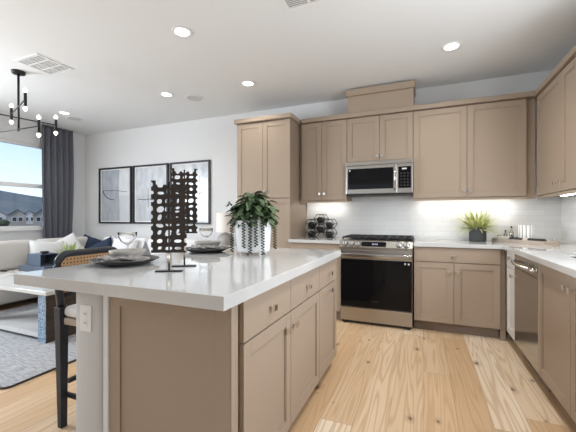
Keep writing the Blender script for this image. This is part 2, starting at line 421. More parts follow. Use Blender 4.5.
def thing(name, loc, label, cat, group=None, rz=0):
    o = bpy.data.objects.new(name, None); COL.objects.link(o); o.location = loc; o.rotation_euler = (0, 0, rz)
    o.empty_display_size = .1
    return tag(o, label, cat, group)
def struct(name, b, m, **k): return tag(b.build(name, m, **k), kind='structure')
def copy_tree(o, parent=None):
    c = o.copy(); COL.objects.link(c); c.parent = parent
    for ch in list(o.children): copy_tree(ch, c)
    return c

# ------------------------------------------------------------------ the room
CH = 2.743
XL, XR, YB, YF = -5.97, 1.35, 4.28, -3.0
T = .12
struct('floor', B().box(XL - T, XR + T, YF - T, YB + T, -.08, 0), 'floor')
struct('ceiling', B().box(XL - T, XR + T, YF - T, YB + T, CH, CH + .1), 'ceil')
struct('wall_back', B().box(XL - T, XR + T, YB, YB + T, 0, CH), 'wall')
WR = (.95, 2.45, 1.05, 2.2)      # unseen window assumed in the right wall, placed for its light
b = B(); b.box(XR, XR + T, YF, WR[0], 0, CH).box(XR, XR + T, WR[1], YB, 0, CH).box(XR, XR + T, WR[0], WR[1], 0, WR[2]).box(XR, XR + T, WR[0], WR[1], WR[3], CH)
struct('wall_right', b, 'wall')
b = B()                         # left wall: seen window opening and an unseen one added for light
for y0, y1 in ((YF, -.1), (1.37, 1.5), (3.62, YB)): b.box(XL - T, XL, y0, y1, 0, CH)
for y0, y1 in ((-.1, 1.37), (1.5, 3.62)): b.box(XL - T, XL, y0, y1, 0, .99).box(XL - T, XL, y0, y1, 2.39, CH)
struct('wall_left', b, 'wall')
b = B(); b.box(XL, -4.4, YF - T, YF, 0, CH).box(-.8, XR, YF - T, YF, 0, CH).box(-4.4, -.8, YF - T, YF, 2.3, CH)
struct('wall_front', b, 'wall')

def window(name, y0, y1, z0, z1, rail):
    b = B(); x0, x1 = XL - .09, XL - .03; w = .045
    b.box(x0, x1, y0, y1, z0, z0 + w).box(x0, x1, y0, y1, z1 - w, z1).box(x0, x1, y0, y0 + w, z0 + w, z1 - w).box(x0, x1, y1 - w, y1, z0 + w, z1 - w)
    b.box(x0 + .005, x1 + .005, y0 + w, y1 - w, rail - .03, rail + .03)
    o = struct(name, b, 'white', bev=.004)
    g = B().box(XL - .062, XL - .058, y0 + w, y1 - w, z0 + w, z1 - w).build('pane', M['pane'], o)
    B().box(XL - .03, XL + .035, y0 - .02, y1 + .02, z0 - .03, z0 + .004).build('window_sill', 'white', o, bev=.004)
    return o
pm = bpy.data.materials.new('window_pane'); pm.use_nodes = True
_nt = pm.node_tree; _nt.nodes.clear()
_t = nn(_nt, 'ShaderNodeBsdfTransparent'); _g = nn(_nt, 'ShaderNodeBsdfGlossy'); _g.inputs['Roughness'].default_value = 0
_f = nn(_nt, 'ShaderNodeFresnel'); _f.inputs[0].default_value = 1.3; _m = nn(_nt, 'ShaderNodeMixShader'); _o = nn(_nt, 'ShaderNodeOutputMaterial')
_nt.links.new(_f.outputs[0], _m.inputs[0]); _nt.links.new(_t.outputs[0], _m.inputs[1]); _nt.links.new(_g.outputs[0], _m.inputs[2]); _nt.links.new(_m.outputs[0], _o.inputs[0])
M['pane'] = pm
window('window_1', 1.5, 3.62, .99, 2.39, 1.70)
window('unseen_window_2', -.1, 1.37, .99, 2.39, 1.70)  # unseen window added to hold the left fill lamp
# unseen right-wall window and rear sliding doors, outside the frame, put in for light
b = B(); y0, y1, z0, z1 = WR; w = .05
b.box(XR + .03, XR + .09, y0, y1, z0, z0 + w).box(XR + .03, XR + .09, y0, y1, z1 - w, z1).box(XR + .03, XR + .09, y0, y0 + w, z0, z1).box(XR + .03, XR + .09, y1 - w, y1, z0, z1)
struct('unseen_window_3', b, 'white')
b = B()
for x in (-4.4, -2.65, -2.6, -.85): b.box(x, x + .05, YF - .09, YF - .03, 0, 2.3)
b.box(-4.4, -.8, YF - .09, YF - .03, 2.25, 2.3).box(-4.4, -.8, YF - .09, YF - .03, 0, .05)
struct('unseen_door_1', b, 'white')
struct('baseboard_back', B().box(XL + .012, -2.24, YB - .014, YB, 0, .11), 'white', bev=.003)
struct('baseboard_left', B().box(XL, XL + .014, YF, YB - .001, 0, .11), 'white', bev=.003)

# tiled splashbacks
struct('trim_1', B().box(-1.488, XR - .013, YB - .012, YB, .914, 1.45), 'tile')
struct('trim_2', B().box(XR - .012, XR, 2.5, YB - .012, .914, 1.45), 'tile_r')

# ------------------------------------------------------------------ cabinets
def shaker(b, x0, x1, z0, z1, st=.058, th=.02, rec=.009):
    # frame of stiles and rails with a stepped inner edge around a recessed panel; front at y = 0
    b.box(x0, x0 + st, 0, th, z0, z1).box(x1 - st, x1, 0, th, z0, z1)
    b.box(x0 + st, x1 - st, 0, th, z0, z0 + st).box(x0 + st, x1 - st, 0, th, z1 - st, z1)
    i = .008
    b.box(x0 + st, x1 - st, rec, th - .002, z0 + st, z1 - st)
    for (a0, a1, c0, c1) in ((x0 + st, x0 + st + i, z0 + st, z1 - st), (x1 - st - i, x1 - st, z0 + st, z1 - st), (x0 + st + i, x1 - st - i, z0 + st, z0 + st + i), (x0 + st + i, x1 - st - i, z1 - st - i, z1 - st)):
        b.box(a0, a1, rec * .5, th - .003, c0, c1)
    return b
def knob(parent, x, z):
    b = B().cyl((x, 0, z), (x, -.018, z), .006, n=10).box(x - .015, x + .015, -.028, -.018, z - .015, z + .015)
    return b.build('knob', 'chrome', parent, bev=.002)
def cabinet(name, loc, rz, w, z0, z1, dep, fronts, label, group, toe=False, cat='cabinet', m='cab'):
    t = thing(name, loc, label, cat, group, rz)
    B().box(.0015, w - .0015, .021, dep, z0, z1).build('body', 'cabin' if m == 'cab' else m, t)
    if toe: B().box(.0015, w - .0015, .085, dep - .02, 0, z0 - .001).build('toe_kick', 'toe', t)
    g = .002
    for kind, x0, x1, a, c, kx, kz in fronts:
        b = B()
        if kind == 'door': shaker(b, x0 + g, x1 - g, a, c)
        elif kind == 'drawer': b.box(x0 + g, x1 - g, 0, .02, a, c)
        o = b.build(kind, m, t, bev=.0012)
        if kx is not None: knob(o, kx, kz)
    return t
# base units on the back wall
YB0 = 3.633
DB = YB - YB0 - .002
cabinet('base_cabinet', (-1.487, YB0, 0), 0, .625, .10, .875, DB,
        [('drawer', 0, .625, .725, .868, .31, .795), ('door', 0, .312, .112, .718, .27, .64), ('door', .312, .625, .112, .718, .355, .64)],
        'taupe base cabinet between the tall pantry and the left side of the range', None, True)
cabinet('base_cabinet', (-.088, YB0, 0), 0, .768, .10, .875, DB,
        [('drawer', 0, .768, .725, .868, .371, .783), ('door', 0, .371, .112, .718, .335, .627), ('door', .371, .768, .112, .718, .406, .627)],
        'taupe base cabinet with two doors directly right of the range', None, True)
t = tag(B().box(.682, .724, YB0 + .02, YB0 + .045, 0, .875).build('corner_filler', 'cabin'), 'narrow recessed taupe filler strip in the inner corner of the base cabinets', 'filler strip')
# base units on the right wall (they face -X)
XR0 = .7255
DR = XR - XR0 - .002
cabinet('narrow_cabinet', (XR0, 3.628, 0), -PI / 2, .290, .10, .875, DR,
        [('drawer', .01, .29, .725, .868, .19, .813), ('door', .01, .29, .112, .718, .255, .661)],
        'narrow cabinet with pale painted-in glare and one drawer left of the dishwasher', None, True, m='pale')
cabinet('sink_cabinet', (XR0, 2.702, 0), -PI / 2, 1.05, .10, .70, DR,
        [('door', 0, .52, .112, .868, .49, .79), ('door', .52, 1.05, .112, .868, .555, .79)],
        'taupe sink cabinet with two tall doors right of the dishwasher', None, True)
cabinet('base_cabinet', (XR0, 1.648, 0), -PI / 2, .6, .10, .875, DR,
        [('door', 0, .6, .112, .868, .05, .79)],
        'taupe base cabinet at the near end of the right run, outside the frame', None, True)
# worktop along the two walls, with the sink cut out
b = B(); ZT, ZU = .914, .876
b.box(-.091, XR - .002, YB0 - .03, YB - .014, ZU, ZT)
b.box(XR0 - .03, .905, 1.04, YB0 - .03, ZU, ZT).box(1.27, XR - .014, 1.04, YB0 - .03, ZU, ZT)
b.box(.905, 1.27, 2.83, YB0 - .03, ZU, ZT).box(.905, 1.27, 1.04, 2.05, ZU, ZT)
wt = tag(b.build('worktop', 'quartz'), 'white quartz worktop turning the corner from the range to the sink', 'worktop')
bmf = bmesh.new(); bmf.from_mesh(wt.data); bmesh.ops.remove_doubles(bmf, verts=bmf.verts, dist=1e-4); bmf.to_mesh(wt.data); bmf.free()
tag(B().box(-1.487, -.864, YB0 - .03, YB - .014, ZU, ZT).build('worktop', 'quartz', bev=.002), 'short white quartz worktop with the bottle rack, left of the range', 'worktop')
b = B()
for x0, x1, y0, y1 in ((.908, .912, 2.053, 2.827), (1.263, 1.267, 2.053, 2.827), (.912, 1.263, 2.053, 2.057), (.912, 1.263, 2.823, 2.827)): b.box(x0, x1, y0, y1, .71, .905)
b.box(.912, 1.263, 2.057, 2.823, .71, .715)
tag(b.build('sink', 'steel_smooth'), 'stainless sink set into the worktop at the right edge', 'sink')

# upper units
YU = 3.954; DU = YB - YU - .002
UB = 1.375
def upper(loc, rz, w, z0, z1, doors, label):
    t = cabinet('wall_cabinet', loc, rz, w, z0, z1, (DU if not rz else XR - 1.045 - .002), doors, label, None)
    return t
def rail(t, w): B().box(.0015, w - .0015, .006, .024, 1.362, 1.385).build('light_rail', 'cab', t)
ut = upper((-1.473, YU, 0), 0, .613, 1.385, 2.380, [('door', .03, .295, 1.392, 2.37, .27, 1.468), ('door', .295, .613, 1.392, 2.37, .33, 1.468)],
           'taupe wall cabinet with two narrow doors above the hexagonal rack'); rail(ut, .613)
upper((-.858, YU, 0), 0, .753, 1.838, 2.380, [('door', 0, .385, 1.845, 2.37, .357, 1.895), ('door', .385, .753, 1.845, 2.37, .413, 1.895)],
      'short taupe wall cabinet with two doors above the microwave')
ut = upper((-.103, YU, 0), 0, 1.067, 1.385, 2.380, [('door', 0, .537, 1.392, 2.37, .508, 1.456), ('door', .537, 1.067, 1.392, 2.37, .568, 1.456)],
           'wide taupe wall cabinet with two broad doors above the small potted plant'); rail(ut, 1.067)
tag(B().box(.966, 1.043, YU + .022, YU + .045, 1.362, 2.372).build('corner_filler', 'cabin'), 'recessed taupe filler strip in the inner corner of the wall cabinets', 'filler strip')
XU = 1.045
ut = upper((XU, 3.952, 0), -PI / 2, 1.26, 1.385, 2.380, [('door', .0, .624, 1.392, 2.37, .53, 1.464), ('door', .624, 1.26, 1.392, 2.37, .67, 1.464)],
           'taupe wall cabinet on the right wall with a pair of tall doors'); rail(ut, 1.26)
# tall pantry
t = cabinet('pantry_cabinet', (-2.232, 3.66, 0), 0, .743, .10, 2.380, YB - 3.662,
            [('door', 0, .372, 1.415, 2.37, .34, 1.5), ('door', .372, .743, 1.415, 2.37, .40, 1.5), ('door', 0, .372, .112, 1.405, .34, 1.3), ('door', .372, .743, .112, 1.405, .40, 1.3)],
            'tall taupe pantry cabinet left of the range, reaching above the white worktop', None, True)
# crown mouldings
def crown(b, pts, z0, z1, out=.02):
    for (x0, y0, x1, y1) in pts: b.box(x0, x1, y0, y1, z0, z1)
b = B()
b.box(-1.445, 1.09, YU - .026, YB - .002, 2.382, 2.435)
tag(b.build('crown_moulding', 'cab', bev=.006), 'taupe crown moulding over the wall cabinets from pantry to corner', 'moulding')
tag(B().box(XU - .022, XR - .002, 2.69, YU - .030, 2.382, 2.435).build('crown_moulding', 'cab', bev=.006), 'taupe crown moulding over the wall cabinets on the right wall', 'moulding')
tag(B().box(-2.262, -1.465, 3.63, YB - .002, 2.382, 2.437).build('crown_moulding', 'cab', bev=.006), 'taupe crown moulding capping the tall pantry cabinet', 'moulding')
t = thing('vent_chase', (-.475, YB - .17, 2.437), 'boxed taupe vent cover rising to the ceiling above the microwave', 'vent cover')
B().box(-.375, .375, -.15, .165, 0, .205).build('body', 'cab', t, bev=.002)
B().box(-.392, .392, -.178, .165, .206, .285).build('crown', 'cab', t, bev=.006)
# under cabinet light strips
for x0, x1, lb in ((-1.42, -.92, 'slim lit strip lamp under the wall cabinet above the hexagonal rack'), (-.05, .93, 'long lit strip lamp under the wide wall cabinet above the small plant')):
    t = thing('strip_lamp', ((x0 + x1) / 2, 4.15, 1.369), lb, 'lamp', 'strip lamps under the wall cabinets')
    w = (x1 - x0) / 2
    B().box(-w, w, -.02, .02, .008, .0155).build('housing', 'white', t)
    B().box(-w + .01, w - .01, -.014, .014, .004, .008).build('light_strip', 'led', t)
t = thing('strip_lamp', (1.20, 3.3, 1.369), 'lit strip lamp under the wall cabinet on the right wall', 'lamp', 'strip lamps under the wall cabinets')
B().box(-.02, .02, -.5, .5, .008, .0155).build('housing', 'white', t)
B().box(-.014, .014, -.49, .49, .004, .008).build('light_strip', 'led', t)

# ------------------------------------------------------------------ island
XI = -.635
ISL = [(1.089, 1.573), (1.573, 2.083), (2.083, 2.541)]
labs = ['taupe island cabinet nearest the camera, with the panelled end', 'middle island cabinet with a drawer over one door', 'far island cabinet nearest the range']
units = []
for (y0, y1), lb, side in zip(ISL, labs, (1, 0, 0)):
    w = y1 - y0
    kx = w - .06 if side or y1 > 2.3 else .035
    if y1 > 2.3: kx = .235
    t = cabinet('island_cabinet', (XI, y0, 0), PI / 2, w, .085, .862, .615,
                [('drawer', 0, w, .692, .855, w * .5, .77), ('door', 0, w, .09, .684, kx, .61 if y1 < 2.3 else .645)],
                lb, 'island cabinets', True)
    units.append(t)
# panelled end of the nearest unit, in the unit's own axes (x along +Y, y towards -X)
b = B()
def lb1(b, X0, X1, Y0, Y1, z0, z1): b.box(Y0 - 1.089, Y1 - 1.089, XI - X1, XI - X0, z0, z1)
b = B()
lb1(b, -1.24, -.637, 1.005, 1.030, .0, .863)
lb1(b, -1.24, -1.18, .998, 1.005, .0, .863); lb1(b, -.70, -.637, .998, 1.005, .0, .863)
lb1(b, -1.18, -.70, .998, 1.005, .80, .863); lb1(b, -1.18, -.70, .998, 1.005, 0, .12)
ep = b.build('end_panel', 'cab', units[0], bev=.0012)
b = B()
lb1(b, -.70, -.634, 1.031, 1.047, 0, .863); lb1(b, -1.24, -.66, 1.047, 1.089, 0, .863)
b.build('corner_post', 'cab', units[0], bev=.002)
b = B()
lb1(b, -.637, -.632, .999, 1.010, 0, .863); lb1(b, -.637, -.634, 1.0105, 1.0305, 0, .863)
b.build('fluted_trim', 'cab', units[0], bev=.001)
slab = tag(B().box(-1.757, -.607, .9125, 2.56, .8645, .914).build('island_worktop', 'quartz', bev=.002), 'thick white quartz worktop of the kitchen island, laid with place settings', 'worktop')
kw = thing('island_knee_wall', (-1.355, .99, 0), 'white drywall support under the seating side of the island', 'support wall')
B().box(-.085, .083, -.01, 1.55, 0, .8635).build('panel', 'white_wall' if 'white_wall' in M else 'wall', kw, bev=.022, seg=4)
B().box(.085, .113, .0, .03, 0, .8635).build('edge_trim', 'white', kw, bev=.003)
def outlet(loc, rz, label, grp=None, horizontal=False):
    t = thing('wall_outlet', loc, label, 'outlet', grp, rz)
    w, h = (.035, .057) if not horizontal else (.057, .035)
    B().box(-w, w, -.006, 0, -h, h).build('cover_plate', 'white', t, bev=.002)
    for s in (-1, 1):
        cx, cz = (0, s * .02) if not horizontal else (s * .02, 0)
        f = B().box(cx - .012, cx + .012, -.008, -.0058, cz - .013, cz + .013).build('socket', 'white', t)
        B().box(cx - .006, cx - .004, -.0085, -.0078, cz - .003, cz + .006).box(cx + .004, cx + .006, -.0085, -.0078, cz - .003, cz + .006).build('slot', 'black', f)
    return t
outlet((-1.358, .98, .735), 0, 'white wall outlet on the end of the island support')
outlet((.235, YB - .012, 1.165), 0, 'white horizontal outlet on the tiles left of the small potted plant', None, True)
outlet((-1.03, YB - .012, 1.165), 0, 'white horizontal outlet on the tiles right of the hexagonal rack', None, True)

# ------------------------------------------------------------------ range
def build_range():
    t = thing('gas_range', (-.478, 3.60, 0), 'stainless steel gas range with black glass oven door', 'range')
    w = .376
    B().box(-w, w, .03, YB - 3.6 - .014, .03, .905).build('body', 'steel', t)
    # cooktop
    ck = B().box(-w - .004, w + .004, .045, YB - 3.6 - .014, .906, .928).build('cooktop', 'blackglass', t, bev=.004)
    B().prismx([(.0, .838), (-.012, .85), (.022, .918), (.045, .93), (.06, .93), (.06, .838)], -w - .004, w + .004).build('control_panel', 'steel', t, bev=.002)
    sl = math.atan2(.034, .068)
    def onpanel(o, x, s):       # s = 0..1 up the slope
        o.location = (x, -.012 + .034 * s, .85 + .068 * s); o.rotation_euler = (-sl, 0, 0)
    for x in (-.325, -.255, -.185, .245, .32):
        k = B().cyl((0, -.004, 0), (0, -.012, 0), .027, .027, 24).cyl((0, -.012, 0), (0, -.034, 0), .023, .020, 24).build('knob', 'chrome', t, bev=.002, smooth=False)
        onpanel(k, x, .5)
        B().cyl((0, .0, 0), (0, -.004, 0), .034, n=24).build('collar', 'black', k)
        B().box(-.003, .003, -.036, -.033, -.019, .019).build('pointer', 'black', k)
    d = B().box(-.145, .115, -.003, .002, -.027, .027).build('display', 'blackglass', t); onpanel(d, 0, .5)
    b = B()
    for i in range(4):
        x = -.03 + i * .014 + (.006 if i > 1 else 0)
        b.box(x, x + .009, -.0042, -.0031, -.008, .008)
    dd = b.build('digits', 'display', d)
    # grates
    for gx in (-.25, 0, .25):
        b = B(); z = .945; hw = .118; y0, y1 = .085, .60
        for x in (-hw, -hw / 3, hw / 3, hw): b.box(gx + x - .006, gx + x + .006, y0, y1, z, z + .014)
        for y in (y0 + .006, .20, .34, .48, y1 - .006): b.box(gx - hw, gx + hw, y - .006, y + .006, z - .002, z + .012)
        for x in (-hw, hw):
            for y in (y0 + .006, y1 - .006): b.box(gx + x - .008, gx + x + .008, y - .008, y + .008, .928, z)
        b.build('grate', 'iron', t, bev=.002)
    for bx, by in ((-.25, .2), (-.25, .46), (0, .33), (.25, .2), (.25, .46)):
        B().cyl((bx, by, .928), (bx, by, .937), .045, .042, 24).cyl((bx, by, .937), (bx, by, .943), .03, .028, 24).build('burner', 'iron', t)
    # oven door
    dr = B().box(-w, w, .0, .029, .195, .818).build('oven_door', 'steel', t, bev=.003)
    B().box(-w + .004, w - .004, -.004, .0, .196, .715).build('door_glass', 'blackglass', dr, bev=.001)
    B().box(-w + .02, w - .02, -.0045, -.001, .742, .752).build('vent_slot', 'black', dr)
    h = B().box(-w + .006, w - .006, -.052, -.034, .738, .785).build('handle', 'steel_smooth', dr, bev=.008, seg=3)
    B().box(-w + .02, -w + .05, -.036, .0, .75, .775).box(w - .05, w - .02, -.036, .0, .75, .775).build('handle_post', 'steel', h)
    b = B()
    for i in range(7): b.box(-.03 + i * .0105, -.024 + i * .0105, -.0052, -.004, .262, .271)
    b.build('badge', 'greymark', dr)
    B().box(w - .078, w - .062, -.0052, -.004, .682, .70).box(w - .043, w - .027, -.0052, -.004, .678, .696).build('sticker', 'whitemark', dr)
    dw = B().box(-w, w, .0, .029, .038, .186).build('warming_drawer', 'steel', t, bev=.003)
    for x in (-w + .04, w - .04):
        for y in (.04, .5): B().cyl((x, y, 0), (x, y, .032), .02, .024, 16).build('foot', 'black', t)
    B().box(-w + .005, w - .005, .035, .05, .012, .036).build('kick_strip', 'black', t)
    return t
build_range()

# ------------------------------------------------------------------ microwave
t = thing('microwave_oven', (-.4815, 3.895, 1.432), 'stainless over-the-range microwave under the short wall cabinet', 'microwave')
w = .3755; H_ = .402
B().box(-w, w, .03, YB - 3.895 - .014, .012, H_).build('body', 'black', t)
d = B().box(-w, .205, 0, .028, .022, .355).build('door', 'steel', t, bev=.003)
B().box(-w + .022, .168, -.003, .0, .075, .318).build('window', 'blackglass', d, bev=.002)
B().cyl((.186, -.032, .05), (.186, -.032, .335), .010, n=14).cyl((.186, -.032, .07), (.186, 0, .07), .006, n=8).cyl((.186, -.032, .315), (.186, 0, .315), .006, n=8).build('handle', 'chrome', d, smooth=True)
B().cyl((-w + .045, -.0042, .298), (-w + .045, -.003, .298), .010, n=12).build('badge', 'whitemark', d)
c = B().box(.207, w, 0, .028, .022, .355).build('control_panel', 'steel', t, bev=.003)
k = B().box(.222, w - .018, -.003, .0, .075, .318).build('keypad', 'blackglass', c, bev=.002)
B().box(.262, .312, -.0042, -.003, .285, .30).build('digits', 'whitemark', k)
b = B()
for i in range(3):
    for j in range(5): b.box(.245 + i * .035, .262 + i * .035, -.0038, -.003, .10 + j * .034, .112 + j * .034)
b.build('key', 'greymark', k)
b = B().box(-w, w, -.004, .028, .357, H_)
b.build('vent_strip', 'steel', t, bev=.003)
B().box(-w + .004, w - .004, .004, .3, 0, .0115).box(-w + .002, w - .002, .004, .028, .012, .0205).build('underside', 'black', t)

# ------------------------------------------------------------------ dishwasher (faces -X)
t = thing('dishwasher', (XR0, 3.333, 0), 'stainless dishwasher with a bowed handle in the right run', 'dishwasher', None, -PI / 2)
w = .628
B().box(.004, w - .004, .03, DR - .02, .09, .70).build('body', 'black', t)
d = B().box(.003, w - .003, .0, .029, .108, .868).build('door', 'steel_smooth', t, bev=.004)
pts = []
for i in range(13):
    u = i / 12; pts.append((.035 + u * (w - .07), -.022 - .034 * math.sin(PI * u), .805))
B().tube([(.035, 0, .805)] + pts + [(w - .035, 0, .805)], .013, 10).build('handle', 'chrome', d, smooth=True)
B().box(.02, w - .02, -.0012, .002, .752, .756).build('control_seam', 'dark', d)
B().box(.003, w - .003, .06, .08, .0, .100).build('toe_kick', 'toe', t)

# ------------------------------------------------------------------ downlights, speakers, grilles
pd = thing('recessed_downlight', (DOWN[0][0], DOWN[0][1], CH), '', 'ceiling light', 'recessed downlights in the white ceiling')
B().lathe([(.062, -.002), (.082, -.008), (.086, -.004), (.086, 0), (.062, 0)], n=40).build('trim_ring', 'white', pd, smooth=True)
B().lathe([(0, -.003), (.061, -.003)], n=40).build('lens', 'lens', pd)
dl = ['largest lit recessed downlight, above the island near the top of the picture', 'lit recessed downlight above the range and wide wall cabinet, rightmost', 'lit recessed downlight above and left of the pantry cabinet',
      'lit recessed downlight left of the round ceiling speaker', 'lit recessed downlight beyond the chandelier near the curtain']
for i, (x, y) in enumerate(DOWN[:5]):
    o = pd if i == 0 else copy_tree(pd)
    o.location = (x, y, CH); o['label'] = dl[i]
for x, y, lb in ((-2.774, 3.49, 'round white speaker grille in the ceiling between two downlights'), (-5.108, 3.486, 'round white speaker grille in the ceiling near the curtain')):
    t = thing('ceiling_speaker', (x, y, CH), lb, 'speaker', 'round ceiling speakers')
    B().lathe([(.10, -.006), (.115, -.006), (.12, 0), (.10, 0)], n=36).build('rim', 'white', t, smooth=True)
    B().lathe([(0, -.005), (.10, -.005)], n=36).build('grille', 'ceil_grille' if 'ceil_grille' in M else 'white', t)
def ac_grille(cx, cy, w, h, lb, rows=2, cols=2):
    t = thing('ceiling_vent', (cx, cy, CH), lb, 'ceiling vent', 'white ceiling vents')
    f = .022; b = B()
    b.box(-w / 2, w / 2, -h / 2, -h / 2 + f, -.008, 0).box(-w / 2, w / 2, h / 2 - f, h / 2, -.008, 0)
    b.box(-w / 2, -w / 2 + f, -h / 2 + f, h / 2 - f, -.008, 0).box(w / 2 - f, w / 2, -h / 2 + f, h / 2 - f, -.008, 0)
    b.box(-.008, .008, -h / 2 + f, h / 2 - f, -.008, 0)
    for i in range(1, rows): 
        y = -h / 2 + h * i / rows; b.box(-w / 2 + f, w / 2 - f, y - .008, y + .008, -.0079, 0)
    b.build('frame', 'white', t)
    B().box(-w / 2 + f, w / 2 - f, -h / 2 + f, h / 2 - f, -.0015, -.0005).build('backing', 'vent', t)
    b = B(); n = int(h / .022)
    for i in range(n):
        y = -h / 2 + f + (h - 2 * f) * (i + .5) / n
        b.box(-w / 2 + f, w / 2 - f, y - .004, y + .004, -.006, -.0045)
    b.build('louvre', 'white', t)
ac_grille(-3.59, 2.14, .36, .36, 'square white ceiling vent beside the chandelier canopy', 3)
ac_grille(-.765, 2.10, .36, .36, 'white ceiling vent cut off by the top edge of the picture')

# ------------------------------------------------------------------ chandelier
t = thing('chandelier', (-4.018, 2.132, CH), 'black branching chandelier with glowing globe bulbs in the living area', 'chandelier')
B().lathe([(0, -.03), (.055, -.028), (.062, -.02), (.062, 0), (0, 0)], n=30).build('canopy', 'blackmetal', t, smooth=True)
B().cyl((0, 0, -.03), (0, 0, -.64), .011, n=12).build('stem', 'blackmetal', t, smooth=True)
def candle(px, py, pz):
    c = B().cyl((px, py, pz - .065), (px, py, pz + .065), .014, n=14).build('candle_tube', 'blackmetal', t, smooth=True)
    for s in (-1, 1):
        B().lathe([(0, -.020), (.012, -.017), (.020, -.004), (.020, .006), (.010, .020), (.008, .026)][::s and 1], (px, py, pz - s * -.09), 14).build('bulb', 'bulb', c, smooth=True) if s > 0 else \
            B().lathe([(.008, -.026), (.010, -.020), (.020, -.006), (.020, .004), (.012, .017), (0, .020)][::-1], (px, py, pz - .09), 14).build('bulb', 'bulb', c, smooth=True)
arms = [((.09, .33, -.50), (-.10, -.42, -.50)), ((-.33, .105, -.385), (.33, -.115, -.385)), ((.345, .0, -.625), (-.40, -.02, -.625))]
for p, q in arms:
    B().cyl(p, q, .006, n=8).build('arm', 'blackmetal', t, smooth=True)
    candle(*p); candle(*q)

# ------------------------------------------------------------------ pictures on the back wall
art = [art_material('art_wash_one', 3.1, .10, ((.33, .36, .41), (.50, .53, .57)), ((.62, .65, .68), (.74, .75, .76))),
       art_material('art_wash_two', 8.4, -.10, ((.40, .42, .46), (.66, .68, .70)), ((.48, .52, .57), (.76, .76, .77))),
       art_material('art_wash_three', 14.2, .05, ((.55, .56, .58), (.70, .71, .72)), ((.36, .40, .45), (.62, .64, .67)))]
plab = ['leftmost black-framed abstract print with a half-circle ink line', 'middle black-framed abstract print in grey washes, partly behind the sculptures', 'rightmost black-framed abstract print, behind the taller perforated sculpture']
for i, (x0, x1) in enumerate(((-5.560, -4.750), (-4.712, -3.925), (-3.885, -3.088))):
    z0, z1 = 1.065, 2.08; w = (x1 - x0) / 2; h = z1 - z0
    t = thing('framed_print', ((x0 + x1) / 2, YB, z0), plab[i], 'picture', 'three framed abstract prints')
    f = .028; b = B()
    b.box(-w, w, -.035, -.001, 0, f).box(-w, w, -.035, -.001, h - f, h).box(-w, -w + f, -.035, -.001, f, h - f).box(w - f, w, -.035, -.001, f, h - f)
    b.build('frame', 'frame', t, bev=.002)
    B().box(-w + f, w - f, -.012, -.001, f, h - f).build('mat_board', 'mat_board', t)
    g = .020
    p = B().box(-w + f + g, w - f - g, -.0135, -.012, f + g, h - f - g).build('print', art[i], t)
    b = B(); y = -.015
    if i == 0:
        b.tube([(-.30 + .02 * k, y, .60) for k in range(19)], .004, 6)
        b.tube([(-.30 + .27 * (1 - math.cos(a)), y, .60 - .17 * math.sin(a)) for a in [k * PI / 22 for k in range(12)]], .007, 6)
        b.tube([(.05 + .02 * k, y, .59 - .002 * k) for k in range(13)], .004, 6)
    elif i == 1:
        b.tube([(-.28 + .03 * k, y, .42 + .006 * math.sin(k)) for k in range(14)], .006, 6)
        b.tube([(-.05, y, .28 + .03 * k) for k in range(12)], .0035, 6)
    else:
        b.tube([(-.1 + .02 * k, y, .5 + .012 * math.sin(k * .8)) for k in range(18)], .004, 6)
        b.tube([(.20, y, .2 + .03 * k) for k in range(20)], .0035, 6)
    b.build('ink_line', 'ink', p)

# ------------------------------------------------------------------ curtain and rod
def curtain(y0, y1, label):
    b = B(); N, K = 96, 26; grid = []
    for j in range(K + 1):
        z = 2.735 - (2.735 - .03) * j / K
        v = j / K
        pinch = 1 + .05 * math.sin(PI * min(1, v / .6)) - .14 * max(0, (v - .45) / .55) ** 1.5
        row = []
        for i in range(N + 1):
            u = i / N
            amp = .030 + .012 * math.sin(v * 3)
            ph = 2 * PI * 5.5 * u + .5 * math.sin(3 * v + u * 5)
            y = (y0 + y1) / 2 + (u - .5) * (y1 - y0) * pinch + .008 * math.sin(ph * 2)
            row.append(b.bm.verts.new((-5.895 + amp * math.sin(ph), y, z)))
        grid.append(row)
    for j in range(K):
        for i in range(N): b.bm.faces.new((grid[j][i], grid[j][i + 1], grid[j + 1][i + 1], grid[j + 1][i]))
    o = b.build('curtain', 'curtain', smooth=True)
    md = o.modifiers.new('thick', 'SOLIDIFY'); md.thickness = .004
    return tag(o, label, 'curtain')
curtain(3.47, 3.99, 'pleated slate grey curtain hanging at the right side of the window')
# ------------------------------------------------------------------ outside
def hill():
    b = B(); nx, ny = 60, 10; grid = []
    for j in range(ny + 1):
        row = []
        for i in range(nx + 1):
            a = math.radians(95 + 80 * i / nx)      # bearing measured from +X
            r = 420 + 330 * j / ny
            top = 43 + 12 * math.sin(math.radians((math.degrees(a) - 151.7) * 11)) + 2 * noise.noise(Vector((i * .22, j * .4, 0)))
            h = -7 + (top + 7) * (j / ny) ** .8
            row.append(b.bm.verts.new((r * math.cos(a), r * math.sin(a), h)))
        grid.append(row)
    for j in range(ny):
        for i in range(nx): b.bm.faces.new((grid[j][i], grid[j][i + 1], grid[j + 1][i + 1], grid[j + 1][i]))
    return tag(b.build('hillside', 'hill', smooth=True), kind='structure')
hill()
tag(B().box(-900, -8, -300, 900, -5.6, -5.1).build('ground', 'ground'), kind='structure')
road = B()
tag(road.prismz([(-95, -10), (-84, -10), (-84, 160), (-95, 160)], -5.09, -5.0).build('road', 'road'), kind='structure')
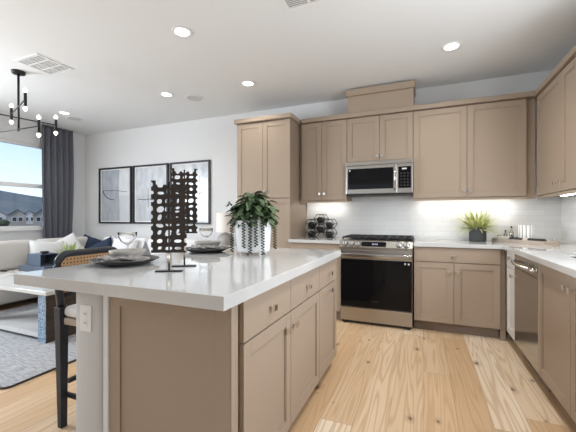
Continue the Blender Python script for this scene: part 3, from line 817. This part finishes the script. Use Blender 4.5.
def house(cx, cy, rz, label, w=11, d=12, wallm='stucco', h=3.2, ph=5.6):
    t = thing('house', (cx, cy, -5.05), label, 'house', 'houses beyond the window', rz)
    # gable end faces local -y
    B().box(-w / 2, w / 2, 0, d, 0, h).prism([(-w / 2, h), (w / 2, h), (0, ph)], 0, .25).build('wall', wallm, t)
    B().prism([(-w / 2 - .6, h - .25), (0, ph + .35), (w / 2 + .6, h - .25), (w / 2 + .6, h), (0, ph + .65), (-w / 2 - .6, h)], -.6, d).build('roof', 'roof', t)
    B().prism([(-w / 2 - .6, h - .3), (0, ph + .2), (w / 2 + .6, h - .3), (w / 2 + .6, h + .1), (0, ph + .62), (-w / 2 - .6, h + .1)], -.75, -.6).build('fascia', 'housetrim', t)
    for wx in (-w * .17, w * .17):
        f = B().box(wx - 1.5, wx + 1.5, -.1, 0.0, 2.9, 6.6).build('window', 'stucco2', t)
        B().box(wx - 1.2, wx + 1.2, -.14, -.1, 3.3, 6.2).build('pane', 'housewin', f)
    return t
def dirpt(px, D):
    u = (px - 288) / 326.27; s_, c_ = math.sin(.3925), math.cos(.3925)
    return D * (-s_ + u * c_), D * (c_ + u * s_)
for px, D, lb, wm, w in ((17.5, 250, 'grey gabled house seen through the left half of the window', 'stucco', 10.5), (41, 250, 'grey gabled house half hidden behind the curtain', 'stucco', 9), (-3, 262, 'pale gabled house cut off by the left edge of the picture', 'stucco2', 11),
                    (29.5, 285, 'pale house between the two grey gabled houses', 'stucco2', 13)):
    x, y = dirpt(px, D)
    house(x, y, math.radians(62), lb, w=w, wallm=wm, h=7.9, ph=(11.8 if D < 280 else 11.6))
def bush(loc, r, lb):
    b = B(); bmesh.ops.create_icosphere(b.bm, subdivisions=3, radius=r)
    for v in b.bm.verts: v.co *= 1 + .35 * noise.noise(v.co * 1.3 / r * 2)
    for v in b.bm.verts: v.co.z = v.co.z * .8 + r * .7
    tag(b.build('bush', 'bush', loc=loc, smooth=True), lb, 'bush')
x, y = dirpt(3.5, 225); bush((x, y, -5.1), 3.2, 'round green bush in front of the houses at the left edge')

# ------------------------------------------------------------------ living area
def rounded_rect(x0, x1, y0, y1, r, n=6):
    pts = []
    for cx, cy, a0 in ((x1 - r, y0 + r, -PI / 2), (x1 - r, y1 - r, 0), (x0 + r, y1 - r, PI / 2), (x0 + r, y0 + r, PI)):
        for k in range(n + 1):
            a = a0 + PI / 2 * k / n; pts.append((cx + r * math.cos(a), cy + r * math.sin(a)))
    return pts
t = thing('area_rug', (0, 0, 0), 'large grey woven rug with a dark edge under the coffee table', 'rug')
B().prismz(rounded_rect(-4.84, -2.632, 1.312, 3.15, .05), .0, .014).build('pile', 'rug', t)
B().tube([(x, y, .007) for x, y in rounded_rect(-4.84, -2.628, 1.308, 3.15, .05)], .0065, 6, True).build('binding', 'darkwood', t)

def cushion_mesh(b, w, h, t, c=(0, 0, 0), rot=None, n=14, pinch=.06):
    R = rot or Matrix.Identity(3); c = Vector(c); front = []; back = []
    for sgn, store in ((1, front), (-1, back)):
        for j in range(n + 1):
            row = []
            for i in range(n + 1):
                u = 2 * i / n - 1; v = 2 * j / n - 1
                th = t * .5 * ((1 - abs(u) ** 2.6) * (1 - abs(v) ** 2.6)) ** .42
                k = 1 - pinch * (1 - u * u) * abs(v) ** 3; k2 = 1 - pinch * (1 - v * v) * abs(u) ** 3
                row.append(b.bm.verts.new(c + R @ Vector((u * w / 2 * k2, sgn * th, v * h / 2 * k))))
            store.append(row)
    for g in (front, back):
        for j in range(n):
            for i in range(n): b.bm.faces.new((g[j][i], g[j][i + 1], g[j + 1][i + 1], g[j + 1][i]))
    bmesh.ops.remove_doubles(b.bm, verts=b.bm.verts, dist=1e-5)
    return b
def pillow(loc, w, h, t, rz, tilt, roll, m, label, grp):
    R = Matrix.Rotation(rz, 3, 'Z') @ Matrix.Rotation(tilt, 3, 'X') @ Matrix.Rotation(roll, 3, 'Y')
    o = cushion_mesh(B(), w, h, t, (0, 0, 0), R).build('throw_pillow', m, loc=loc, smooth=True)
    return tag(o, label, 'cushion', grp)
# sofa along the window wall
t = thing('sofa', (-5.335, 2.35, 0), 'cream upholstered sofa along the wall under the window', 'sofa')
B().box(-.50, .48, -1.1, 1.85, .08, .28).build('base', 'sofa', t, bev=.03, seg=3)
B().box(-.50, -.17, -1.1, 1.85, .281, .80).build('back', 'sofa', t, bev=.06, seg=4)
for y in (-1.08, -.39, .30, .99):
    B().box(-.165, .50, y, y + (.68 if y < .9 else .86), .285, .44).build('seat_cushion', 'sofa', t, bev=.045, seg=4)
for y in (-1.07, -.18, .76):
    B().box(-.16, .06, y, y + (.88 if y < -.5 else .90), .445, .845).build('back_cushion', 'sofa', t, bev=.06, seg=4)
for x in (-.42, .40):
    for y in (-1.0, 1.7): B().cyl((x, y, 0), (x, y, .08), .02, .026, 12).build('leg', 'darkwood', t)
# sofa along the back wall
t = thing('sofa', (-3.93, 3.75, 0), 'cream sofa along the back wall below the framed prints', 'sofa')
B().box(-.9, 1.0, -.42, .46, .08, .28).build('base', 'sofa', t, bev=.03, seg=3)
B().box(-.9, 1.0, .20, .48, .281, .82).build('back', 'sofa', t, bev=.06, seg=4)
for x in (-.89, .06): B().box(x, x + .93, -.44, .195, .285, .44).build('seat_cushion', 'sofa', t, bev=.045, seg=4)
for x in (-.89, .06): B().box(x, x + .93, -.02, .19, .445, .86).build('back_cushion', 'pillow_white', t, bev=.06, seg=4)
for x in (-.8, .9):
    for y in (-.35, .4): B().cyl((x, y, 0), (x, y, .08), .02, .026, 12).build('leg', 'darkwood', t)
PG = 'throw pillows on the sofas'
pillow((-5.15, 3.10, .635), .44, .40, .14, math.radians(75), -.30, .10, 'pillow_white', 'white throw pillow at the far end of the window sofa, left of the grassy plant', PG)
pillow((-5.17, 3.42, .665), .42, .42, .13, math.radians(60), -.28, -.50, 'pillow_white', 'white throw pillow standing on one corner below the curtain', PG)
pillow((-5.22, 3.86, .655), .46, .36, .12, math.radians(28), -.32, .34, 'navy', 'left navy blue throw pillow in the sofa corner', PG)
pillow((-4.72, 3.64, .640), .46, .34, .12, math.radians(2), -.32, -.42, 'navy', 'right navy blue throw pillow, leaning left beside a white one', PG)
pillow((-4.22, 3.62, .655), .46, .42, .14, math.radians(5), -.32, .1, 'pillow_white', 'white throw pillow on the back sofa, right of the navy pillows', PG)

# coffee table with lower shelf
t = thing('coffee_table', (-3.785, 2.22, .014), 'white-topped coffee table with blue inlaid legs on the grey rug', 'coffee table')
Z0 = -.014
B().box(-.635, .635, -.33, .33, .462 + Z0 + .0, .498 + Z0).build('top', 'quartz', t, bev=.003)
for lx in (-.57, .467):
    lg = B().box(lx, lx + .112, -.297, .297 if lx > 0 else -.18, 0, .461 + Z0).build('leg', 'darkwood', t)
    B().box(lx + .001, lx + .111, -.301, -.297, .001, .460 + Z0).build('inlay_panel', 'inlay', lg)
B().box(-.457, .466, -.29, .29, .035, .078).build('lower_shelf', 'quartz', t, bev=.002)

# slate side table, open box, bowl, grassy plant
t = thing('side_table', (-4.57, 2.86, .014), 'low slate blue side table beside the window sofa', 'side table')
B().box(-.25, .27, -.30, .30, .47, .545).build('top', 'slate', t, bev=.003)
B().box(-.02, .22, -.10, .24, 0, .469).build('base', 'slate', t, bev=.003)
t = thing('storage_box', (-4.55, 2.70, .56), 'open-sided slate blue box standing on the slate side table', 'box')
b = B().box(-.16, .10, -.10, -.09, 0, .145).box(-.16, .10, .11, .12, 0, .145).box(-.16, -.15, -.09, .11, 0, .145).box(-.15, .10, -.09, .11, 0, .01).box(-.15, .10, -.09, .11, .135, .145)
b.build('shell', 'slate', t, bev=.001)
tag(B().lathe([(0, 0), (.03, 0), (.045, .012), (.05, .03), (.044, .03), (.038, .014), (0, .008)], (-4.53, 2.70, .706), 24).build('small_bowl', 'black', smooth=True), 'small black bowl on top of the slate blue box', 'bowl')
def grass_plant(name, loc, potr, poth, n, L, sp, m, potm, label, cat, seed, up=.9, ymax=0):
    rnd = random.Random(seed)
    t = thing(name, loc, label, cat)
    B().lathe([(0, 0), (potr * .94, 0), (potr, .01), (potr, poth), (potr - .008, poth), (potr - .012, poth - .03), (0, poth - .03)], n=36).build('pot', potm, t, smooth=False)
    B().lathe([(0, poth - .028), (potr - .014, poth - .028)], n=24).build('soil', 'soil', t)
    b = B()
    for i in range(n):
        a = rnd.uniform(0, 2 * PI); el = rnd.uniform(.25, 1.45); r = rnd.uniform(0, potr * .6)
        l = L * rnd.uniform(.65, 1.1)
        if ymax and math.sin(a) * math.cos(el) > 0: l *= 1 - ymax * math.sin(a) * math.cos(el)
        d = (math.cos(a) * math.cos(el) * sp, math.sin(a) * math.cos(el) * sp, math.sin(el) * up)
        b.leaf((r * math.cos(a), r * math.sin(a), poth - .03), d, l, rnd.uniform(.0055, .0095), droop=rnd.uniform(.05, .45) * math.cos(el) + .05, n=6)
    b.build('foliage', m, t, smooth=True)
    return t
grass_plant('potted_grass', (-4.45, 2.97, .56), .07, .09, 130, .27, 1.45, 'grass2', 'greypot', 'spiky green plant in a pot behind the slate blue box', 'plant', 5)

# table lamp on a round table at the end of the back sofa
t = thing('end_table', (-2.62, 4.0, 0), 'round white end table under the table lamp, hidden behind the island', 'side table')
B().cyl((0, 0, .70), (0, 0, .73), .22, n=36).build('top', 'white', t)
B().cyl((0, 0, .02), (0, 0, .70), .03, n=16).build('stem', 'white', t)
B().cyl((0, 0, 0), (0, 0, .02), .15, n=30).build('base', 'white', t)
t = thing('table_lamp', (-2.63, 4.0, .73), 'table lamp with a white shade and grey round base near the potted ivy', 'lamp')
B().lathe([(0, 0), (.07, 0), (.10, .03), (.125, .10), (.11, .17), (.06, .21), (.02, .225), (.02, .26), (0, .26)], n=28).build('base', 'greyglaze', t, smooth=True)
B().lathe([(.135, .235), (.128, .51)], n=36).build('lamp_shade', 'lampshade', t, smooth=True)

# bar stool
t = thing('bar_stool', (-1.70, 1.425, 0), 'black bar stool with a woven cane back at the island seating side', 'stool')
def leg(x0, y0, z0, x1, y1, z1, r0, r1):
    b = B(); a = [b.bm.verts.new((x0 + sx * r0, y0 + sy * r0, z0)) for sx, sy in ((-1, -1), (1, -1), (1, 1), (-1, 1))]
    c = [b.bm.verts.new((x1 + sx * r1, y1 + sy * r1, z1)) for sx, sy in ((-1, -1), (1, -1), (1, 1), (-1, 1))]
    b.bm.faces.new(a[::-1]); b.bm.faces.new(c)
    for i in range(4): b.bm.faces.new((a[i], a[(i + 1) % 4], c[(i + 1) % 4], c[i]))
    return b
for y in (-.17, .17):
    leg(-.172, y * 1.27, 0, -.232, y * 1.08, .66, .017, .026).build('leg', 'stoolframe', t, bev=.003)
    leg(.20, y, 0, .19, y, .60, .014, .02).build('leg', 'stoolframe', t, bev=.003)
for y in (-.178, .162): B().box(-.19, .19, y - .012, y + .004, .15, .175).build('side_stretcher', 'stoolframe', t, bev=.003)
B().box(.182, .205, -.15, .15, .28, .305).build('foot_rail', 'stoolframe', t, bev=.003)
B().box(-.222, -.20, -.16, .16, .21, .235).build('foot_rail', 'stoolframe', t, bev=.003)
B().box(-.235, .205, -.19, .19, .56, .60).build('seat_frame', 'traywood', t, bev=.008)
B().box(-.215, .215, -.19, .19, .601, .665).build('seat', 'pillow_white', t, bev=.028, seg=4)
# rounded back frame
pts = []
for cx, cz, a0, a1 in ((-.13, .895, PI, PI / 2), (.145, .895, PI / 2, 0)):
    for k in range(7):
        a = a0 + (a1 - a0) * k / 6; pts.append((-.25, cx + .065 * math.cos(a), cz + .065 * math.sin(a)))
b = B().tube([(-.235, -.18, .62), (-.24, -.19, .75)] + pts + [(-.24, .205, .75), (-.235, .19, .62)], .021, 10)
b.tube([(-.245, -.185, .72), (-.245, .185, .72)], .013, 8)
b.build('back_frame', 'stoolframe', t, smooth=True)
B().box(-.253, -.243, -.18, .19, .73, .945).build('cane_panel', 'rattan', t)
cushion_mesh(B(), .34, .10, .10, (-.17, 0, .722)).build('back_cushion', 'pillow_white', t, smooth=True)

# ------------------------------------------------------------------ things on the island
ZI = .914
def setting(cx, cy, lab, seed, first):
    rnd = random.Random(seed)
    c = B().lathe([(0, 0), (.105, 0), (.125, .006), (.155, .018), (.178, .028), (.176, .031), (.150, .023), (.12, .011), (0, .009)], n=44)
    tag(c.build('charger_plate', 'charger', loc=(cx, cy, ZI), smooth=True), 'shallow black charger plate ' + lab, 'plate', 'black charger plates on the island')
    p = B().lathe([(0, 0), (.07, 0), (.10, .006), (.128, .016), (.126, .019), (.095, .010), (0, .005)], n=40)
    tag(p.build('dinner_plate', 'stone', loc=(cx, cy, ZI + .0105), smooth=True), 'grey stoneware plate resting in the black charger ' + lab, 'plate', 'grey stoneware plates on the island')
    w = B().lathe([(0, 0), (.04, 0), (.06, .01), (.088, .035), (.098, .058), (.094, .059), (.082, .036), (.052, .014), (0, .008)], n=36)
    tag(w.build('bowl', 'stone', loc=(cx - .004, cy + .02, ZI + .0175), smooth=True), 'grey stoneware bowl stacked on the plate ' + lab, 'bowl', 'grey stoneware bowls on the island')
    # loosely folded napkin lying over the front of the bowl
    b = B(); n = 26; g = []
    for j in range(n + 1):
        row = []
        for i in range(n + 1):
            u, v = i / n - .5, j / n - .5
            x = u * .19; y = v * .12
            z = .014 * noise.noise(Vector((u * 5 + seed, v * 5, 0))) + .009 * math.sin(u * 17 + 5 * v + seed) * (.5 - abs(v))
            row.append(b.bm.verts.new((x + .01 * math.sin(v * 9), y + .012 * math.sin(u * 11), z)))
        g.append(row)
    for j in range(n):
        for i in range(n): b.bm.faces.new((g[j][i], g[j][i + 1], g[j + 1][i + 1], g[j + 1][i]))
    o = b.build('napkin', 'cloth', loc=(cx + .045, cy - .075, ZI + .050), rz=.62, smooth=True)
    md = o.modifiers.new('thick', 'SOLIDIFY'); md.thickness = .010
    tag(o, 'grey patterned cloth napkin crumpled over the plate ' + lab, 'napkin', 'cloth napkins on the island')
setting(-1.545, 1.345, 'at the near place setting', 2, True)
setting(-1.520, 2.055, 'at the far place setting', 7, False)
def goblet(x, y, lab):
    prof = [(0, 0), (.034, 0), (.034, .003), (.008, .008), (.005, .02), (.005, .082), (.012, .092), (.036, .108), (.052, .135), (.056, .168),
            (.0545, .168), (.050, .136), (.034, .111), (.011, .096), (0, .094)]
    tag(B().lathe(prof, n=32).build('stemmed_glass', 'glass', loc=(x, y, ZI), smooth=True), lab, 'glass', 'stemmed glasses on the island')
goblet(-1.712, 1.505, 'wide clear stemmed glass behind the near place setting')
goblet(-1.695, 2.285, 'wide clear stemmed glass behind the far place setting, below the rightmost print')
def cone_napkin(x, y, h, w, m, lab, rz=0):
    b = B(); top = b.bm.verts.new((0, 0, h)); n = 8; ring = []
    for k in range(n):
        a = 2 * PI * k / n; r = w * (1 if k % 2 == 0 else .55)
        ring.append(b.bm.verts.new((r * math.cos(a), r * math.sin(a) * .6, 0)))
    for k in range(n): b.bm.faces.new((ring[k], ring[(k + 1) % n], top))
    b.bm.faces.new(ring[::-1])
    tag(b.build('folded_napkin', m, loc=(x, y, ZI), rz=rz), lab, 'napkin', 'peaked folded napkins')
cone_napkin(-1.625, 1.565, .115, .045, 'napkin_grey', 'grey napkin folded to a peak just left of the perforated sculptures', .4)
cone_napkin(-1.62, 1.865, .075, .05, 'stone', 'low brownish folded napkin behind the taller perforated sculpture', .2)

# perforated sculptures
def perforated(name, cx, cy, ang, zb, zt, width, ncol, base, label, seed):
    rnd = random.Random(seed)
    t = thing(name, (cx, cy, ZI), label, 'sculpture', 'perforated metal sculptures on the island', ang)
    B().box(-base / 2, base / 2, -.018, .018, 0, .006).build('base', 'blackmetal', t, bev=.001)
    B().box(-.0035, .0035, -.0035, .0035, .006, zt - ZI - .006).build('rod', 'blackmetal', t)
    B().cyl((0, -.0, .035), (0, 0, zb - ZI - .001), .006, n=10).build('rod_sleeve', 'brass', t, smooth=True)
    a = width / ncol; h = zt - zb; nr = round(h / a / .92); ah = h / nr
    b = B(); N = 24
    offs = {}
    def cell(x0, z0, half, top=False):   # half: 0 whole, -1 left edge (hole opens leftwards), +1 right edge
        k1, k2 = rnd.uniform(.34, .84), rnd.uniform(.32, .78); jx, jz = rnd.uniform(-.08, .08) * a, rnd.uniform(-.11, .11) * ah; sk = rnd.uniform(-.2, .2); ex = rnd.uniform(2.0, 3.2)
        if top: jx = jz = 0
        if half == 0: angs = [2 * PI * i / N for i in range(N)]; cx0 = x0 + a / 2
        if top and half == 0: angs = [PI + PI * i / (N // 2) for i in range(N // 2 + 1)]; k2 *= 1.2; sk = 0
        elif half == 0: pass
        elif half < 0: angs = [-PI / 2 + PI * i / (N // 2) for i in range(N // 2 + 1)]; cx0 = x0; k1 *= .8
        else: angs = [PI / 2 + PI * i / (N // 2) for i in range(N // 2 + 1)]; cx0 = x0; k1 *= .8
        cz = z0 + ah / 2; O, I = [], []
        hw = a / 2
        for q in angs:
            c, s = math.cos(q), math.sin(q)
            m = max(abs(c), abs(s)); ox, oz = c / m * hw, s / m * ah / 2
            rr = (abs(c) ** ex + abs(s) ** ex) ** (-1 / ex)
            ix, iz = c * rr * k1 * hw + sk * s * hw * (0 if half else 1), s * rr * k2 * ah / 2
            if half == 0: ix += jx; iz += jz
            O.append(b.bm.verts.new((cx0 + ox, -.004, cz + oz))); I.append(b.bm.verts.new((cx0 + ix, -.004, cz + iz)))
        n = len(angs); rng = range(n) if half == 0 and not top else range(n - 1)
        for i in rng: b.bm.faces.new((O[i], O[(i + 1) % n], I[(i + 1) % n], I[i]))
    for r in range(nr):
        z0 = zb - ZI + r * ah
        cell(-width / 2, z0, -1); cell(width / 2, z0, 1)
        for c in range(ncol - 1): cell(-width / 2 + a / 2 + c * a, z0, 0, r == nr - 1)
    bmesh.ops.remove_doubles(b.bm, verts=b.bm.verts, dist=1e-4)
    ext = bmesh.ops.extrude_face_region(b.bm, geom=b.bm.faces[:])
    for v in ext['geom']:
        if isinstance(v, bmesh.types.BMVert): v.co.y += .006
    b.build('perforated_panel', 'bronze', t)
    return t
perforated('perforated_sculpture', -1.132, 1.235, math.radians(30), 1.005, 1.352, .165, 4, .125, 'nearer, lower perforated dark metal sculpture on a bar base', 4)
perforated('perforated_sculpture', -1.175, 1.395, math.radians(34), 1.09, 1.435, .135, 4, .125, 'farther, taller perforated dark metal sculpture on a bar base', 11)

# ivy in a white pot
t = thing('potted_ivy', (-1.115, 2.055, ZI), 'bushy green plant trailing over a white pot on the island', 'plant')
b = B().lathe([(0, .02), (.112, .02), (.118, .03), (.132, .24), (.122, .24), (.116, .21), (0, .21)], n=12, rot=.1)
pot = b.build('pot', 'ceramic', t, bev=.002)
for k in range(4):
    a = PI / 4 + k * PI / 2 + .2
    B().cyl((.095 * math.cos(a), .095 * math.sin(a), 0), (.095 * math.cos(a), .095 * math.sin(a), .021), .012, n=10).build('foot', 'ceramic', t)
rnd = random.Random(3); b = B()
for i in range(330):
    a = rnd.uniform(0, 2 * PI); el = rnd.uniform(-.12, PI / 2); rr = rnd.uniform(.55, 1.0)
    px, py, pz = .145 * rr * math.cos(a) * math.cos(el), .145 * rr * math.sin(a) * math.cos(el), .25 + .19 * rr * math.sin(el)
    d = Vector((math.cos(a + rnd.uniform(-.8, .8)), math.sin(a + rnd.uniform(-.8, .8)), rnd.uniform(-.9, .35)))
    b.leaf((px, py, pz), d, rnd.uniform(.05, .08), rnd.uniform(.018, .028), droop=.25, n=4, fold=.35)
for i in range(14):      # one sprig that reaches out to the left
    u = i / 13; p = Vector((-.13 - .05 * u, -.06, .30 + .06 * math.sin(u * 2.5)))
    d = Vector((rnd.uniform(-1, .3), rnd.uniform(-1, 1), rnd.uniform(-.6, .4))); b.leaf(p, d, .03, .009, n=3)
b.build('foliage', 'leaf', t, smooth=False)
vx = Vector((.924, .3825, 0)); vf = Vector((.47, -.88, 0))   # across and towards the kitchen side
for u, z0 in ((-.155, .02), (-.062, .05), (-.018, .02), (.022, .06), (.066, .01), (.15, .04)):
    b = B(); z = .25
    rad = .143
    dep = math.sqrt(max(0, rad * rad - u * u)) if abs(u) < rad else 0
    p0 = Vector((.899, .438, 0)) * u + Vector((.438, -.899, 0)) * dep
    pts = [(p0.x * .9, p0.y * .9, .255)] + [(p0.x + .003 * math.sin(k), p0.y, .245 - (.245 - z0) * k / 10) for k in range(11)]
    b.tube(pts, .0012, 5)
    zz = .24; kk = 0
    while zz > z0:
        s_ = 1 if kk % 2 else -1; kk += 1
        q = bmesh.ops.create_icosphere(b.bm, subdivisions=1, radius=.0095)['verts']
        for v in q:
            v.co = Vector((v.co.x, v.co.y * .8, v.co.z * .75)) + Vector((p0.x + .879 * .006 * s_ + rnd.uniform(-.002, .002), p0.y + .477 * .006 * s_, zz))
        zz -= .0095
    b.build('trailing_strand', 'leaf2', t)

# ------------------------------------------------------------------ things on the wall worktops
# hexagonal bottle rack
R = .062
t = thing('bottle_rack', (-1.225, 4.10, .914), 'black wire honeycomb bottle rack on the short worktop', 'rack')
cent = [(-.118, .061), (.118, .061), (-.118, .180), (.118, .180), (0, .121), (0, .245)]
RR = .068
for cx, cz in cent:
    b = B()
    hx = [(cx + RR * 1.08 * math.cos(PI / 3 * k), cz + RR * .866 * math.sin(PI / 3 * k) / .866 * .9) for k in range(6)]
    for y in (-.08, .08): b.tube([(x, y, z) for x, z in hx], .0058, 6, True)
    for x, z in hx: b.cyl((x, -.08, z), (x, .08, z), .0045, n=6)
    b.build('cell', 'blackmetal', t)
for i, (cx, cz) in enumerate(cent):
    lb = ['lower left', 'lower right', 'upper left', 'upper right', 'middle', 'top'][i]
    o = B().lathe([(0, 0), (.030, 0), (.036, .006), (.036, .13), (.028, .155), (.012, .18), (.0115, .21), (0, .21)], n=24)
    for v in o.bm.verts: v.co = Vector((v.co.x, v.co.z, v.co.y))
    o = o.build('wine_bottle', 'bottle', loc=(-1.225 + cx, 4.005, .914 + cz - .015), smooth=True)
    tag(o, 'dark bottle lying in the %s cell of the honeycomb rack' % lb, 'bottle', 'bottles in the honeycomb rack')
# small plant
grass_plant('potted_grass', (.55, 4.085, .914), .084, .15, 280, .27, 1.3, 'grass', 'greypot', 'yellow-green grassy plant in a charcoal pot on the corner worktop', 'plant', 9, ymax=.45)
# tray in the corner
ta = math.atan2(3.72 - 4.13, 1.055 - .70)
t = thing('serving_tray', (.945, 3.985, .914), 'pale wooden serving tray across the worktop corner', 'tray', None, ta)
B().box(-.27, .27, -.105, .105, 0, .012).box(-.27, .27, -.105, -.093, .012, .036).box(-.27, .27, .093, .105, .012, .036).box(-.27, -.258, -.093, .093, .012, .036).box(.258, .27, -.093, .093, .012, .036).build('body', 'traywood', t, bev=.002)
for s in (-1, 1):
    B().tube([(s * .264, -.045 * math.cos(a), .03 + .035 * math.sin(a)) for a in [k * PI / 10 for k in range(11)]], .004, 8).build('handle', 'chrome', t, smooth=True)
ca, sa = math.cos(ta), math.sin(ta)
def ontray(x, y, z=.926): return (.945 + x * ca - y * sa, 3.985 + x * sa + y * ca, z)
# striped canister
st = bpy.data.materials.new('white_with_grey_stripes'); st.use_nodes = True; _n = st.node_tree; _b = _n.nodes['Principled BSDF']
_tc = nn(_n, 'ShaderNodeTexCoord'); _s = nn(_n, 'ShaderNodeSeparateXYZ'); _n.links.new(_tc.outputs['Object'], _s.inputs[0])
_a = math_n(_n, 'ARCTAN2', _s.outputs['Y'], _s.outputs['X']); _w = math_n(_n, 'SINE', math_n(_n, 'MULTIPLY', _a, 13.0))
_n.links.new(mix_n(_n, math_n(_n, 'GREATER_THAN', _w, .72), (.80, .80, .79), (.25, .24, .23)), _b.inputs['Base Color']); _b.inputs['Roughness'].default_value = .3
M['striped'] = st
tag(B().lathe([(0, 0), (.062, 0), (.066, .01), (.068, .170), (.062, .170), (.058, .02), (0, .015)], n=40).build('striped_vase', 'striped', loc=ontray(.01, .023, .9265), smooth=True), 'white vase with thin vertical grey stripes on the wooden tray', 'vase')
def cruet(x, y, h, r, lb):
    t = thing('glass_bottle', ontray(x, y), lb, 'bottle', 'small bottles on the wooden tray')
    B().lathe([(0, 0), (r, 0), (r, h * .55), (r * .4, h * .75), (r * .35, h * .9), (0, h * .9)], n=20).build('body', 'steel_smooth', t, smooth=True)
    B().cyl((0, 0, h * .9), (0, 0, h), r * .45, n=14).build('stopper', 'black', t)
cruet(-.15, .03, .155, .020, 'taller slim silver bottle on the wooden tray, right of the grassy plant')
cruet(-.21, .02, .11, .018, 'shorter silver bottle at the left end of the wooden tray')
o = cushion_mesh(B(), .13, .045, .06, (0, 0, .0)).build('rolled_cloth', 'cream', loc=ontray(-.17, -.045, .955), rz=ta, smooth=True)
tag(o, 'cream cloth bunched on the left half of the wooden tray', 'cloth')
t = thing('rolling_pin', ontray(.10, -.068, .9488), 'dark rolling pin with a pale middle band lying on the wooden tray', 'rolling pin', None, ta)
B().cyl((-.19, 0, 0), (-.05, 0, 0), .021, n=20).build('barrel', 'black', t, smooth=False)
B().cyl((-.05, 0, 0), (.0, 0, 0), .022, n=20).build('band', 'cream', t)
B().cyl((.0, 0, 0), (.15, 0, 0), .0225, n=20).build('barrel', 'black', t)
tag(B().lathe([(0, 0), (.022, .004), (.026, .022), (.018, .04), (0, .044)], n=20).build('dark_jar', 'black', loc=ontray(-.09, .04, .9265), smooth=True), 'small dark round jar on the wooden tray beside the striped vase', 'jar')
